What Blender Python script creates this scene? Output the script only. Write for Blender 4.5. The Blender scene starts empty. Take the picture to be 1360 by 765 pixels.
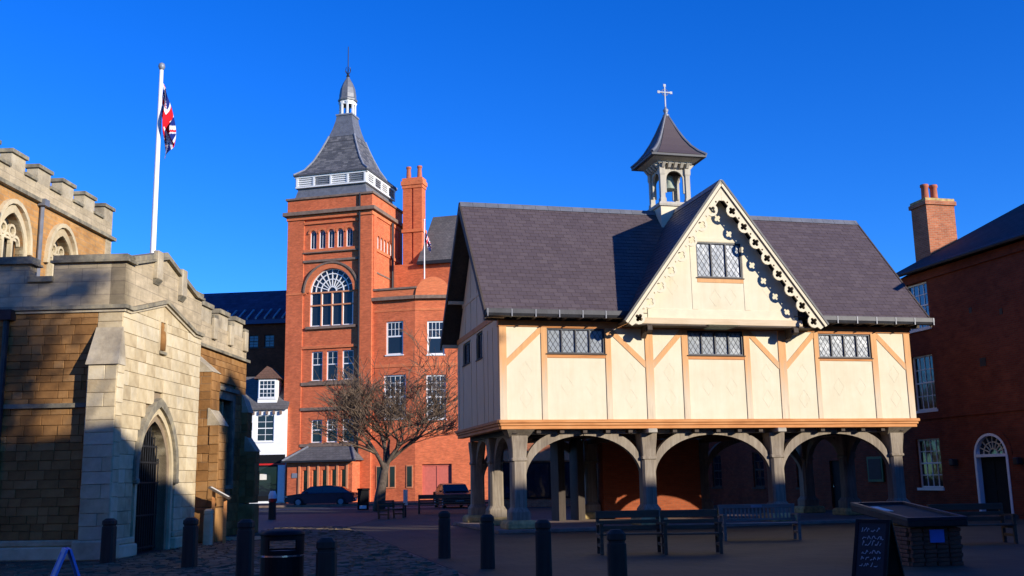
import bpy, bmesh, math, random
from mathutils import Vector, Matrix
from mathutils.geometry import tessellate_polygon
random.seed(7)
SC = bpy.context.scene
COL = SC.collection
R_ = math.radians

# ------------------------------------------------------------------ camera
cam_d = bpy.data.cameras.new('camera')
cam = bpy.data.objects.new('camera', cam_d); COL.objects.link(cam)
cam_d.sensor_width = 36.0
cam_d.angle = 2*math.atan(680/1356.3)
cam_d.clip_end = 3000; cam_d.clip_start = .1
cam.matrix_world = (Matrix.Translation((0, 0, 1.6)) @ Matrix.Rotation(math.pi/2+0.1858, 4, 'X')
                    @ Matrix.Rotation(-0.0183, 4, 'Z'))
SC.camera = cam

# ------------------------------------------------------------------ sky and sun
EL, AZ = R_(16.2), R_(-52)          # direction the light travels
D = Vector((math.sin(AZ)*math.cos(EL), math.cos(AZ)*math.cos(EL), -math.sin(EL)))
W = bpy.data.worlds.new('World'); SC.world = W; W.use_nodes = True
nt = W.node_tree; nt.nodes.clear()
sky = nt.nodes.new('ShaderNodeTexSky'); sky.sky_type = 'NISHITA'; sky.sun_disc = False
sky.sun_elevation = EL; sky.sun_rotation = math.atan2(-D.x, -D.y)
sky.altitude = 100; sky.air_density = 1.0; sky.dust_density = 0.0; sky.ozone_density = 2.0
hs = nt.nodes.new('ShaderNodeHueSaturation'); hs.inputs['Saturation'].default_value = 1.45
hs.inputs['Value'].default_value = 1.0
bg = nt.nodes.new('ShaderNodeBackground'); bg.inputs['Strength'].default_value = 0.095
wo = nt.nodes.new('ShaderNodeOutputWorld')
nt.links.new(sky.outputs[0], hs.inputs['Color'])
tint = nt.nodes.new('ShaderNodeMix'); tint.data_type = 'RGBA'; tint.blend_type = 'MULTIPLY'; tint.inputs[0].default_value = 1.0
tint.inputs[7].default_value = (.38, .92, 1.95, 1)
nt.links.new(hs.outputs[0], tint.inputs[6]); nt.links.new(tint.outputs[2], bg.inputs['Color'])
nt.links.new(bg.outputs[0], wo.inputs['Surface'])
sd = bpy.data.lights.new('sun', 'SUN'); sd.energy = 5.0; sd.angle = R_(0.53); sd.color = (1.0, .93, .82)
so = bpy.data.objects.new('sun', sd); COL.objects.link(so)
so.rotation_euler = D.to_track_quat('-Z', 'Y').to_euler(); so.location = (30, -30, 40)
SC.view_settings.view_transform = 'Standard'; SC.view_settings.look = 'None'
SC.view_settings.exposure = 0.4; SC.view_settings.gamma = 1.0
SC.render.resolution_x = 1024; SC.render.resolution_y = 576

# ------------------------------------------------------------------ materials
MATS = {}
class NG:
    def __init__(s, name):
        s.m = bpy.data.materials.new(name); s.m.use_nodes = True
        s.n = s.m.node_tree.nodes; s.l = s.m.node_tree.links
        s.b = s.n['Principled BSDF']; MATS[name] = s.m
    def add(s, t, **kw):
        x = s.n.new(t)
        for k, v in kw.items():
            if k in x.inputs: x.inputs[k].default_value = v
            else: setattr(x, k, v)
        return x
    def link(s, a, b): s.l.new(a, b)
    def ramp(s, fac, stops):
        r = s.add('ShaderNodeValToRGB'); e = r.color_ramp.elements
        while len(e) < len(stops): e.new(0.5)
        for i, (p, c) in enumerate(stops): e[i].position = p; e[i].color = (*c, 1)
        s.link(fac, r.inputs[0]); return r.outputs[0]
    def mix(s, fac, a, b, mode='MIX'):
        x = s.add('ShaderNodeMix', data_type='RGBA', blend_type=mode)
        for i, v in ((0, fac), (6, a), (7, b)):
            if hasattr(v, 'node'): s.link(v, x.inputs[i])
            else: x.inputs[i].default_value = v if i == 0 else (*v, 1)
        return x.outputs[2]
    def math(s, op, a, b=0.0):
        x = s.add('ShaderNodeMath', operation=op)
        for i, v in ((0, a), (1, b)):
            if hasattr(v, 'node'): s.link(v, x.inputs[i])
            else: x.inputs[i].default_value = v
        return x.outputs[0]
    def noise(s, scale, detail=4, vec=None, rough=.55):
        x = s.add('ShaderNodeTexNoise'); x.inputs['Scale'].default_value = scale
        x.inputs['Detail'].default_value = detail; x.inputs['Roughness'].default_value = rough
        s.link(vec if vec is not None else s.obj(), x.inputs['Vector']); return x.outputs[0]
    def tc(s):
        if not hasattr(s, '_tc'): s._tc = s.add('ShaderNodeTexCoord')
        return s._tc
    def obj(s): return s.tc().outputs['Object']
    def world(s):
        if not hasattr(s, '_g'): s._g = s.add('ShaderNodeNewGeometry')
        return s._g.outputs['Position']
    def planar(s):
        "brick coordinates (along the wall, up) on vertical faces of any of the two directions"
        sp = s.add('ShaderNodeSeparateXYZ'); s.link(s.obj(), sp.inputs[0])
        sn = s.add('ShaderNodeSeparateXYZ'); s.link(s.tc().outputs['Normal'], sn.inputs[0])
        f = s.math('GREATER_THAN', s.math('ABSOLUTE', sn.outputs[0]), .6)
        a = s.add('ShaderNodeMix', data_type='FLOAT')
        s.link(f, a.inputs[0]); s.link(sp.outputs[0], a.inputs[2]); s.link(sp.outputs[1], a.inputs[3])
        h = s.math('GREATER_THAN', s.math('ABSOLUTE', sn.outputs[2]), .85)
        z = s.add('ShaderNodeMix', data_type='FLOAT')
        s.link(h, z.inputs[0]); s.link(sp.outputs[2], z.inputs[2]); s.link(sp.outputs[1], z.inputs[3])
        c = s.add('ShaderNodeCombineXYZ'); s.link(a.outputs[0], c.inputs[0]); s.link(z.outputs[0], c.inputs[1])
        return c.outputs[0]
    def bump(s, h, strength=.5, dist=.02):
        x = s.add('ShaderNodeBump'); x.inputs['Strength'].default_value = strength
        x.inputs['Distance'].default_value = dist; s.link(h, x.inputs['Height'])
        s.link(x.outputs[0], s.b.inputs['Normal'])
    def col(s, c):
        if hasattr(c, 'node'): s.link(c, s.b.inputs['Base Color'])
        else: s.b.inputs['Base Color'].default_value = (*c, 1)
    def rough(s, v): s.b.inputs['Roughness'].default_value = v
    def spec(s, v): s.b.inputs['Specular IOR Level'].default_value = v

def m_plain(name, c, rough=.6, var=.25, scale=6, metal=0, spec=.4, bump=.15):
    g = NG(name); n = g.noise(scale, 5)
    dk = tuple(x*(1-var) for x in c); lt = tuple(min(1, x*(1+var)) for x in c)
    g.col(g.ramp(n, [(.3, dk), (.7, lt)])); g.rough(rough); g.b.inputs['Metallic'].default_value = metal; g.spec(spec)
    if bump: g.bump(g.noise(scale*5, 4), bump, .01)
    return g.m

def m_brick(name, c1, c2, mortar, bw=.225, bh=.075, ms=.008, var=(.72, 1.15), soot=.25, bump=.35):
    g = NG(name); v = g.planar()
    b = g.add('ShaderNodeTexBrick'); g.link(v, b.inputs['Vector'])
    b.inputs['Color1'].default_value = (*c1, 1); b.inputs['Color2'].default_value = (*c2, 1)
    b.inputs['Mortar'].default_value = (*mortar, 1); b.inputs['Scale'].default_value = 1.0
    b.inputs['Brick Width'].default_value = bw; b.inputs['Row Height'].default_value = bh
    b.inputs['Mortar Size'].default_value = ms; b.inputs['Bias'].default_value = -.1
    k = g.ramp(g.noise(.55, 6, rough=.65), [(.25, (var[0],)*3), (.75, (var[1],)*3)])
    c = g.mix(1.0, b.outputs['Color'], k, 'MULTIPLY')
    mp2 = g.add('ShaderNodeMapping'); g.link(v, mp2.inputs[0]); mp2.inputs['Scale'].default_value = (1.6, 6.5, 1)
    k2 = g.ramp(g.noise(1.0, 5, mp2.outputs[0], .75), [(.3, (.74,)*3), (.7, (1.26,)*3)])
    c = g.mix(.8, c, g.mix(1.0, c, k2, 'MULTIPLY'))
    s = g.ramp(g.noise(1.7, 6, rough=.7), [(.45, (1, 1, 1)), (.75, (1-soot,)*3)])
    g.col(g.mix(1.0, c, s, 'MULTIPLY')); g.rough(.85); g.spec(.2)
    h = g.math('MULTIPLY', b.outputs['Fac'], -1.0)
    hh = g.math('ADD', h, g.math('MULTIPLY', g.noise(30, 3), .5)); g.bump(hh, bump, .012)
    return g.m

def m_stone(name, stops, scale=2.5, rough=.9, rnd=True, stain=.35, bump=.5):
    g = NG(name)
    oi = g.add('ShaderNodeObjectInfo')
    n = g.noise(scale, 7, rough=.65)
    f = g.math('ADD', g.math('MULTIPLY', n, .68), g.math('MULTIPLY', oi.outputs['Random'], .32)) if rnd else n
    c = g.ramp(f, stops)
    st = g.ramp(g.noise(.9, 7, g.world(), .7), [(.42, (1, 1, 1)), (.72, (1-stain, 1-stain, 1-stain*.95))])
    g.col(g.mix(1.0, c, st, 'MULTIPLY')); g.rough(rough); g.spec(.15)
    g.bump(g.noise(14, 6, rough=.7), bump, .02)
    return g.m

def m_slate(name, stops, rough=.55):
    g = NG(name); a = g.add('ShaderNodeAttribute', attribute_name='tint')
    n = g.noise(1.2, 6, rough=.65)
    f = g.math('ADD', g.math('MULTIPLY', a.outputs['Fac'], .6), g.math('MULTIPLY', n, .4))
    g.col(g.ramp(f, stops)); g.rough(rough); g.spec(.3); g.bump(g.noise(25, 4), .2, .01)
    return g.m

def m_tile(name, c1, c2, bw=.3, bh=.2, rough=.6):
    return m_brick(name, c1, c2, tuple(x*.45 for x in c1), bw, bh, .008, (.75, 1.2), .2, .5)

def m_glass(name, c=(.02, .025, .03), rough=.06, spec=.6, wave=.12):
    g = NG(name); g.col(c); g.rough(rough); g.spec(spec); g.bump(g.noise(2.2, 2), wave, .03); return g.m

def m_wood(name, stops, rough=.75, grain=(1.5, 1.5, 14), axis='Z', spec=.25):
    g = NG(name); mp = g.add('ShaderNodeMapping'); g.link(g.obj(), mp.inputs[0])
    s = {'Z': (14, 14, 1.2), 'X': (1.2, 14, 14), 'Y': (14, 1.2, 14)}[axis]
    mp.inputs['Scale'].default_value = s
    n = g.noise(1.0, 6, mp.outputs[0], .65)
    n2 = g.noise(1.1, 5)
    f = g.math('ADD', g.math('MULTIPLY', n, .6), g.math('MULTIPLY', n2, .4))
    g.col(g.ramp(f, stops)); g.rough(rough); g.spec(spec); g.bump(n, .4, .01); return g.m

def m_post(name, top, low, z0, z1):
    "limewashed oak: the wash has worn off towards the eaves (shape of its own, with ragged edge)"
    g = NG(name); sp = g.add('ShaderNodeSeparateXYZ'); g.link(g.obj(), sp.inputs[0])
    mp = g.add('ShaderNodeMapping'); g.link(g.obj(), mp.inputs[0]); mp.inputs['Scale'].default_value = (9, 9, 1.0)
    n = g.noise(1.0, 6, mp.outputs[0], .65)
    h = g.math('DIVIDE', g.math('SUBTRACT', sp.outputs[2], z0), z1-z0)
    f = g.math('ADD', h, g.math('MULTIPLY', g.math('SUBTRACT', n, .5), .9))
    c = g.ramp(f, [(.25, low), (.75, top)])
    v = g.ramp(n, [(.3, (.82,)*3), (.7, (1.1,)*3)])
    g.col(g.mix(1.0, c, v, 'MULTIPLY')); g.rough(.8); g.spec(.2); g.bump(n, .35, .01); return g.m

g = NG('plaster'); n1 = g.noise(.9, 7, rough=.65); mp = g.add('ShaderNodeMapping'); g.link(g.obj(), mp.inputs[0]); mp.inputs['Scale'].default_value = (5, 5, .5)
n2 = g.noise(1.0, 6, mp.outputs[0], .7); c = g.ramp(n1, [(.3, (.62, .55, .385)), (.55, (.67, .60, .43)), (.75, (.70, .64, .475))])
g.col(g.mix(1.0, c, g.ramp(n2, [(.25, (.94, .92, .88)), (.55, (1, 1, 1))]), 'MULTIPLY')); g.rough(.92); g.spec(.1)
g.bump(g.math('ADD', g.noise(2.2, 5), g.math('MULTIPLY', g.noise(30, 3), .15)), .18, .02)
m_post('limewashed_oak', (.64, .34, .145), (.63, .51, .35), 3.4, 6.1)
m_wood('orange_oak', [(.25, (.30, .10, .025)), (.5, (.55, .23, .075)), (.8, (.66, .34, .14))], axis='X')
m_wood('grey_oak', [(.2, (.07, .052, .036)), (.48, (.22, .175, .125)), (.8, (.42, .36, .27))])
m_wood('pale_oak', [(.2, (.42, .28, .16)), (.5, (.58, .45, .29)), (.8, (.64, .53, .37))], axis='X')
m_wood('turret_wood', [(.2, (.26, .23, .18)), (.5, (.44, .40, .32)), (.8, (.58, .54, .44))])
m_wood('grey_oak_rail', [(.2, (.12, .10, .08)), (.5, (.36, .32, .25)), (.8, (.55, .50, .40))], axis='X')
m_wood('side_board', [(.2, (.50, .385, .235)), (.5, (.62, .485, .30)), (.8, (.70, .56, .36))])
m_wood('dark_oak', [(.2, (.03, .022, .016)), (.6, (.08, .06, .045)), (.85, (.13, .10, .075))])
m_plain('cream_paint', (.66, .575, .40), .7, .06, 3, spec=.25, bump=.08)
m_slate('slate', [(.1, (.080, .059, .060)), (.5, (.094, .070, .071)), (.9, (.112, .085, .084))])
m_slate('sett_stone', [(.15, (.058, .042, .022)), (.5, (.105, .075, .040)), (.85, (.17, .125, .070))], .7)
m_slate('grey_slate', [(.15, (.07, .07, .075)), (.5, (.12, .118, .12)), (.85, (.19, .18, .175))])
m_plain('lead', (.16, .165, .18), .5, .2, 3, metal=.2)
m_plain('lead_dark', (.034, .034, .038), .5, .3, 3, metal=.2)
m_plain('lead_pale', (.25, .26, .29), .5, .15, 3, metal=.2)
m_glass('leaded_glass', (.27, .295, .31), .2, .8, .5)  # pale grey-blue base puts the reflected sky into the panes' colour
m_glass('dark_glass', (.012, .016, .022), .04, .6, .06)
m_glass('sky_tint_glass', (.04, .07, .12), .05, 1.0, .06)  # blue base colour stands in for sky mirrored in the panes
m_plain('iron', (.018, .018, .02), .5, .3, 8)
m_plain('black_paint', (.008, .008, .009), .6, .2, 8, spec=.15)
m_plain('white_paint', (.78, .78, .76), .5, .04, 5, bump=.05)
m_plain('white_render', (.78, .78, .76), .85, .05, 2)
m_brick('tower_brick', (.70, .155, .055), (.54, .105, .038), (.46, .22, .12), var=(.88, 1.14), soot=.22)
m_brick('tower_brick_trim', (.66, .17, .06), (.58, .13, .045), (.44, .22, .12), var=(1.0, 1.2), soot=.1)
m_plain('terracotta', (.60, .24, .11), .8, .12, 3)
m_plain('tower_stone', (.20, .135, .10), .9, .25, 3)
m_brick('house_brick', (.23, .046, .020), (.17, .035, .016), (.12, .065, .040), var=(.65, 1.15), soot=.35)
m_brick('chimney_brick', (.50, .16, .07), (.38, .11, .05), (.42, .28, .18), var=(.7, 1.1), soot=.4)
m_brick('inner_brick', (.36, .085, .028), (.30, .068, .022), (.26, .10, .05), var=(.85, 1.1), soot=.15)
m_plain('single_brick', (.17, .075, .04), .9, .35, 9)
m_stone('limestone', [(.2, (.38, .275, .15)), (.42, (.55, .435, .255)), (.6, (.63, .515, .32)), (.85, (.68, .59, .42))])
m_stone('parapet_stone', [(.2, (.30, .24, .155)), (.5, (.47, .39, .26)), (.8, (.58, .51, .38))], rnd=False, stain=.5, scale=1.6)
m_stone('coping_stone', [(.2, (.10, .095, .075)), (.5, (.27, .235, .165)), (.8, (.46, .38, .22))], rnd=False, stain=.6, scale=3.5)
m_stone('ironstone', [(.15, (.12, .058, .022)), (.45, (.27, .13, .042)), (.65, (.36, .185, .065)), (.9, (.40, .26, .13))])
m_stone('mortar', [(.2, (.20, .14, .085)), (.8, (.34, .26, .165))], rnd=False)
m_brick('nave_stone', (.52, .27, .09), (.42, .20, .065), (.36, .24, .13), .5, .22, .012, (.75, 1.15), .25)
m_brick('ashlar', (.50, .40, .255), (.43, .34, .21), (.30, .24, .16), .7, .32, .008, (.8, 1.1), .35)
m_plain('moss_stone', (.44, .32, .13), .95, .4, 5)
m_tile('dark_tiles', (.035, .034, .042), (.05, .046, .055))
m_tile('purple_tiles', (.055, .042, .085), (.075, .06, .11), .6, .35)
m_tile('tile_brown', (.16, .085, .06), (.13, .075, .055))
m_tile('grey_tiles', (.11, .105, .105), (.14, .13, .125))
m_plain('terracotta_pot', (.42, .12, .06), .8, .2, 6)
m_plain('verdigris', (.32, .36, .27), .7, .25, 12)
m_wood('bench_wood', [(.2, (.06, .038, .022)), (.6, (.13, .085, .050)), (.85, (.20, .135, .085))], axis='X', rough=.6)
m_wood('bench_grey', [(.2, (.12, .10, .08)), (.6, (.23, .19, .15)), (.85, (.31, .26, .21))], axis='X', rough=.6)
m_wood('bollard_wood', [(.2, (.018, .014, .010)), (.6, (.052, .040, .030)), (.85, (.09, .07, .052))], rough=.7)
m_plain('red_paint', (.55, .02, .015), .4, .1, 5)
m_plain('door_red', (.50, .12, .085), .5, .1, 5)
m_plain('blue_board', (.10, .22, .62), .5, .1, 5)
m_plain('blue_dark', (.02, .05, .14), .5, .1, 5)
m_plain('green_paint', (.02, .10, .04), .5, .2, 5)
m_plain('paper', (.70, .66, .55), .8, .1, 5)
m_plain('chalkboard', (.010, .010, .012), .6, .4, 3)
m_plain('chalk', (.35, .35, .36), .9, .2, 20)
m_plain('tyre', (.012, .012, .012), .8, .2, 8)
m_plain('chrome', (.55, .56, .58), .2, .1, 4, metal=.9)
m_plain('bark', (.085, .062, .045), .9, .4, 7, bump=.6)
m_plain('twig', (.12, .08, .05), .9, .35, 4)
m_plain('needle', (.022, .045, .016), .8, .5, 3)
m_plain('car_blue', (.012, .016, .04), .25, .1, 2, spec=.7, bump=0)
m_plain('car_black', (.010, .010, .012), .25, .1, 2, spec=.7, bump=0)
m_plain('fabric_dark', (.02, .02, .03), .9, .2, 8)
m_plain('skin', (.45, .27, .19), .6, .05, 8)
g = NG('flag_cloth'); a = g.add('ShaderNodeAttribute', attribute_name='print'); g.col(a.outputs['Color']); g.rough(.8); g.spec(.1)

# ground materials
def m_ground():
    g = NG('asphalt'); w = g.world()
    n = g.noise(.35, 7, w, .65); n2 = g.noise(45, 4, w)
    c = g.ramp(n, [(.3, (.026, .025, .023)), (.7, (.046, .043, .040))])
    g.col(g.mix(.5, c, g.ramp(n2, [(.3, (.02,)*3), (.7, (.06,)*3)]))); g.rough(.85); g.spec(.25); g.bump(n2, .4, .01)
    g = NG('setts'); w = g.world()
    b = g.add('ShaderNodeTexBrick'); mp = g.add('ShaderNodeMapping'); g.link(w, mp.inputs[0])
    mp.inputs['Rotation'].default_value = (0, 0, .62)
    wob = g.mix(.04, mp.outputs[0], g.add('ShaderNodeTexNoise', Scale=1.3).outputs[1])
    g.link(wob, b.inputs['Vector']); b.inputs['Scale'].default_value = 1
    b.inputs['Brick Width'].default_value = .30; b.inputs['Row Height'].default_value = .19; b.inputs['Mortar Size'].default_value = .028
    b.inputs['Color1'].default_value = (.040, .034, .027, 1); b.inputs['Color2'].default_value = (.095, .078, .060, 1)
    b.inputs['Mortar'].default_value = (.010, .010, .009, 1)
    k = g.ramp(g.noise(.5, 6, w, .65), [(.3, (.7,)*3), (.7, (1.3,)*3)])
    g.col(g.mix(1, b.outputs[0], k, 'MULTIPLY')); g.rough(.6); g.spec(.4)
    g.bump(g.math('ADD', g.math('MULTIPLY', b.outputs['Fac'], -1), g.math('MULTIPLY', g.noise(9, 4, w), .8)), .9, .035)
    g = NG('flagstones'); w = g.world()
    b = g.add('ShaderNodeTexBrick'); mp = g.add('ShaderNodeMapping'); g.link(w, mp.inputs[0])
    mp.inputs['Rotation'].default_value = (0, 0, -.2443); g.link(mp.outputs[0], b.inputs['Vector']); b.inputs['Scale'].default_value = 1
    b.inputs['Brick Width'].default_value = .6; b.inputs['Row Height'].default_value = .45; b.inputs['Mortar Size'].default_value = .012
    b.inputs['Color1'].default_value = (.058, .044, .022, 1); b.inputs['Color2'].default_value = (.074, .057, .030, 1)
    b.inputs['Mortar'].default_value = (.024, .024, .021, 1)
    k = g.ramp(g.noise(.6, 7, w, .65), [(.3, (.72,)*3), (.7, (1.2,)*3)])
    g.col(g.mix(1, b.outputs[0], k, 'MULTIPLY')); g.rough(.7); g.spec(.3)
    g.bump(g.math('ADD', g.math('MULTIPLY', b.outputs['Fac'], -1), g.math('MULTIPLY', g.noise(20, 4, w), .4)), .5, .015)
m_ground()

# ------------------------------------------------------------------ mesh helpers
class MB:
    def __init__(s): s.v = []; s.f = []
    def quadbox(s, p):        # 8 points, bottom loop then top loop
        n = len(s.v); s.v += [tuple(q) for q in p]
        s.f += [tuple(n+i for i in q) for q in ((0, 3, 2, 1), (4, 5, 6, 7), (0, 1, 5, 4), (1, 2, 6, 5), (2, 3, 7, 6), (3, 0, 4, 7))]
        return s
    def box(s, x0, x1, y0, y1, z0, z1):
        return s.quadbox([(x0, y0, z0), (x1, y0, z0), (x1, y1, z0), (x0, y1, z0), (x0, y0, z1), (x1, y0, z1), (x1, y1, z1), (x0, y1, z1)])
    def loft(s, loops, cap=True):
        n0 = len(s.v); k = len(loops[0])
        for L in loops: s.v += [tuple(p) for p in L]
        for i in range(len(loops)-1):
            for j in range(k):
                a = n0+i*k+j; b = n0+i*k+(j+1) % k; s.f.append((a, b, b+k, a+k))
        if cap:
            s.f.append(tuple(n0+j for j in reversed(range(k)))); s.f.append(tuple(n0+(len(loops)-1)*k+j for j in range(k)))
        return s
    def tube(s, pts, rad, n=6):
        pts = [Vector(p) for p in pts]; loops = []
        if not hasattr(rad, '__len__'): rad = [rad]*len(pts)
        for i, p in enumerate(pts):
            t = (pts[min(i+1, len(pts)-1)]-pts[max(i-1, 0)]).normalized()
            x = t.cross(Vector((0, 0, 1)))
            if x.length < .05: x = t.cross(Vector((1, 0, 0)))
            x.normalize(); y = x.cross(t)
            loops.append([p+(x*math.cos(2*math.pi*j/n)+y*math.sin(2*math.pi*j/n))*rad[i] for j in range(n)])
        return s.loft(loops)
    def lathe(s, prof, c=(0, 0), n=16, ph=0):
        return s.loft([[(c[0]+r*math.cos(2*math.pi*j/n+ph), c[1]+r*math.sin(2*math.pi*j/n+ph), z) for j in range(n)] for r, z in prof])
    def square(s, prof, c, n=4):      # stack of square loops (half width, z)
        return s.loft([[(c[0]+a*r, c[1]+b*r, z) for a, b in ((-1, -1), (1, -1), (1, 1), (-1, 1))] for r, z in prof])
    def plate(s, fn, outer, holes, d0, d1):
        loops = [list(outer)]+[list(h) for h in holes]
        tri = tessellate_polygon([[Vector((a, z, 0)) for a, z in L] for L in loops])
        flat = [p for L in loops for p in L]; n = len(s.v); m = len(flat)
        s.v += [tuple(fn(a, d0, z)) for a, z in flat]+[tuple(fn(a, d1, z)) for a, z in flat]
        for t in tri: s.f.append((n+t[0], n+t[1], n+t[2])); s.f.append((n+m+t[2], n+m+t[1], n+m+t[0]))
        o = 0
        for L in loops:
            k = len(L)
            for j in range(k):
                a = n+o+j; b = n+o+(j+1) % k; s.f.append((a, b, b+m, a+m))
            o += k
        return s
    def build(s, name, mat, parent=None, smooth=False, bevel=0, recalc=True):
        me = bpy.data.meshes.new(name); me.from_pydata(s.v, [], s.f)
        if recalc or bevel:
            bm = bmesh.new(); bm.from_mesh(me)
            bmesh.ops.recalc_face_normals(bm, faces=bm.faces)
            if bevel: bmesh.ops.bevel(bm, geom=bm.edges[:], offset=bevel, segments=1, affect='EDGES', clamp_overlap=True)
            bm.to_mesh(me); bm.free()
        if mat: me.materials.append(MATS[mat])
        if smooth:
            for p in me.polygons: p.use_smooth = True
        return link(name, me, parent)

def link(name, me, parent=None):
    o = bpy.data.objects.new(name, me); COL.objects.link(o); o.parent = parent; return o
def thing(name, label, cat, loc=(0, 0, 0), rz=0, group=None):
    o = bpy.data.objects.new(name, None); COL.objects.link(o); o.location = loc; o.rotation_euler = (0, 0, rz)
    o.empty_display_size = .3
    return tag(o, label, cat, group)
def tag(o, label, cat, group=None):
    o['label'] = label; o['category'] = cat
    if group: o['group'] = group
    return o
def struct(o): o['kind'] = 'structure'; return o
def stuff(o): o['kind'] = 'stuff'; return o
def dup(root, loc, rz, label):
    r = root.copy(); COL.objects.link(r); r.location = loc; r.rotation_euler = (0, 0, rz); r['label'] = label
    for ch in list(root.children):
        c = ch.copy(); COL.objects.link(c); c.parent = r
        for gch in ch.children:
            d = gch.copy(); COL.objects.link(d); d.parent = c
    return r

def FV(v0): return lambda a, d, z: (a, v0+d, z)        # faces -y
def FVb(v0): return lambda a, d, z: (a, v0-d, z)       # faces +y
def FUn(u0): return lambda a, d, z: (u0+d, a, z)       # faces -x
def FUp(u0): return lambda a, d, z: (u0-d, a, z)       # faces +x
def rect(a0, a1, z0, z1): return [(a0, z0), (a1, z0), (a1, z1), (a0, z1)]
def fbox(mb, fn, a0, a1, z0, z1, d0, d1):
    return mb.quadbox([fn(a0, d0, z0), fn(a1, d0, z0), fn(a1, d1, z0), fn(a0, d1, z0), fn(a0, d0, z1), fn(a1, d0, z1), fn(a1, d1, z1), fn(a0, d1, z1)])
def fpart(name, fn, a0, a1, z0, z1, d0, d1, mat, parent, bevel=0):
    return fbox(MB(), fn, a0, a1, z0, z1, d0, d1).build(name, mat, parent, bevel=bevel)
def fbar(mb, fn, p, q, w, d0, d1):      # straight bar of width w between two points of the facade
    (a0, z0), (a1, z1) = p, q; L = math.hypot(a1-a0, z1-z0); na, nz = -(z1-z0)/L*w/2, (a1-a0)/L*w/2
    pts = [(a0+na, z0+nz), (a1+na, z1+nz), (a1-na, z1-nz), (a0-na, z0-nz)]
    return mb.quadbox([fn(a, d0, z) for a, z in pts]+[fn(a, d1, z) for a, z in pts])
def fstrip(mb, fn, pts, h0, h1, d0, d1):   # moulding that follows a polyline, thickness measured upright
    for (a0, z0), (a1, z1) in zip(pts[:-1], pts[1:]):
        mb.quadbox([fn(a0, d0, z0+h0), fn(a1, d0, z1+h0), fn(a1, d1, z1+h0), fn(a0, d1, z0+h0),
                    fn(a0, d0, z0+h1), fn(a1, d0, z1+h1), fn(a1, d1, z1+h1), fn(a0, d1, z0+h1)])
    return mb
def pointed(c, hw, zs, za, z0, n=8):      # pointed-arch outline from the floor, counter-clockwise
    r = (hw*hw+(za-zs)**2)/(2*hw); pts = [(c-hw, z0), (c+hw, z0)]
    cx = c+hw-r; t1 = math.acos((c-cx)/r)
    R1 = [(cx+r*math.cos(t1*i/n), zs+r*math.sin(t1*i/n)) for i in range(n+1)]
    return pts+R1+[(2*c-a, z) for a, z in reversed(R1[:-1])]
def roundarch(c, hw, zs, z0, n=12, rise=None):
    rise = rise or hw
    return [(c-hw, z0), (c+hw, z0)]+[(c+hw*math.cos(math.pi*i/n), zs+rise*math.sin(math.pi*i/n)) for i in range(n+1)]
def arcband(c, r0, r1, zs, t0, t1, n=12, ky=1.0):
    A = [t0+(t1-t0)*i/n for i in range(n+1)]
    return [(c+r0*math.cos(t), zs+r0*ky*math.sin(t)) for t in A]+[(c+r1*math.cos(t), zs+r1*ky*math.sin(t)) for t in reversed(A)]

def sash(parent, fn, a0, a1, z0, z1, rec=.10, fw=.07, cols=2, rows=2, frame='white_paint', glass='dark_glass', sill='white_paint', meet=.5, bar=.025, upper_bars=True, lower_bars=True):
    zm = z0+(z1-z0)*meet
    w = MB().plate(fn, rect(a0, a1, z0, z1), [rect(a0+fw, a1-fw, z0+fw, zm-fw/2), rect(a0+fw, a1-fw, zm+fw/2, z1-fw)], rec, rec+.08).build('window', frame, parent)
    for k, (zz0, zz1) in enumerate(((z0+fw, zm-fw/2), (zm+fw/2, z1-fw))):
        fpart('pane', fn, a0+fw, a1-fw, zz0, zz1, rec+.045, rec+.055, glass, w)
        if (k == 0 and not lower_bars) or (k == 1 and not upper_bars): continue
        mb = MB(); n = 0
        for i in range(1, cols):
            a = a0+fw+(a1-a0-2*fw)*i/cols; fbox(mb, fn, a-bar/2, a+bar/2, zz0, zz1, rec+.02, rec+.07); n += 1
        for j in range(1, rows):
            z = zz0+(zz1-zz0)*j/rows; fbox(mb, fn, a0+fw, a1-fw, z-bar/2, z+bar/2, rec+.023, rec+.067); n += 1
        if n: mb.build('glazing_bars', frame, w)
    if sill: fpart('sill', fn, a0-.06, a1+.06, z0-.10, z0-.002, -.07, rec+.10, sill, w)
    return w

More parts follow.
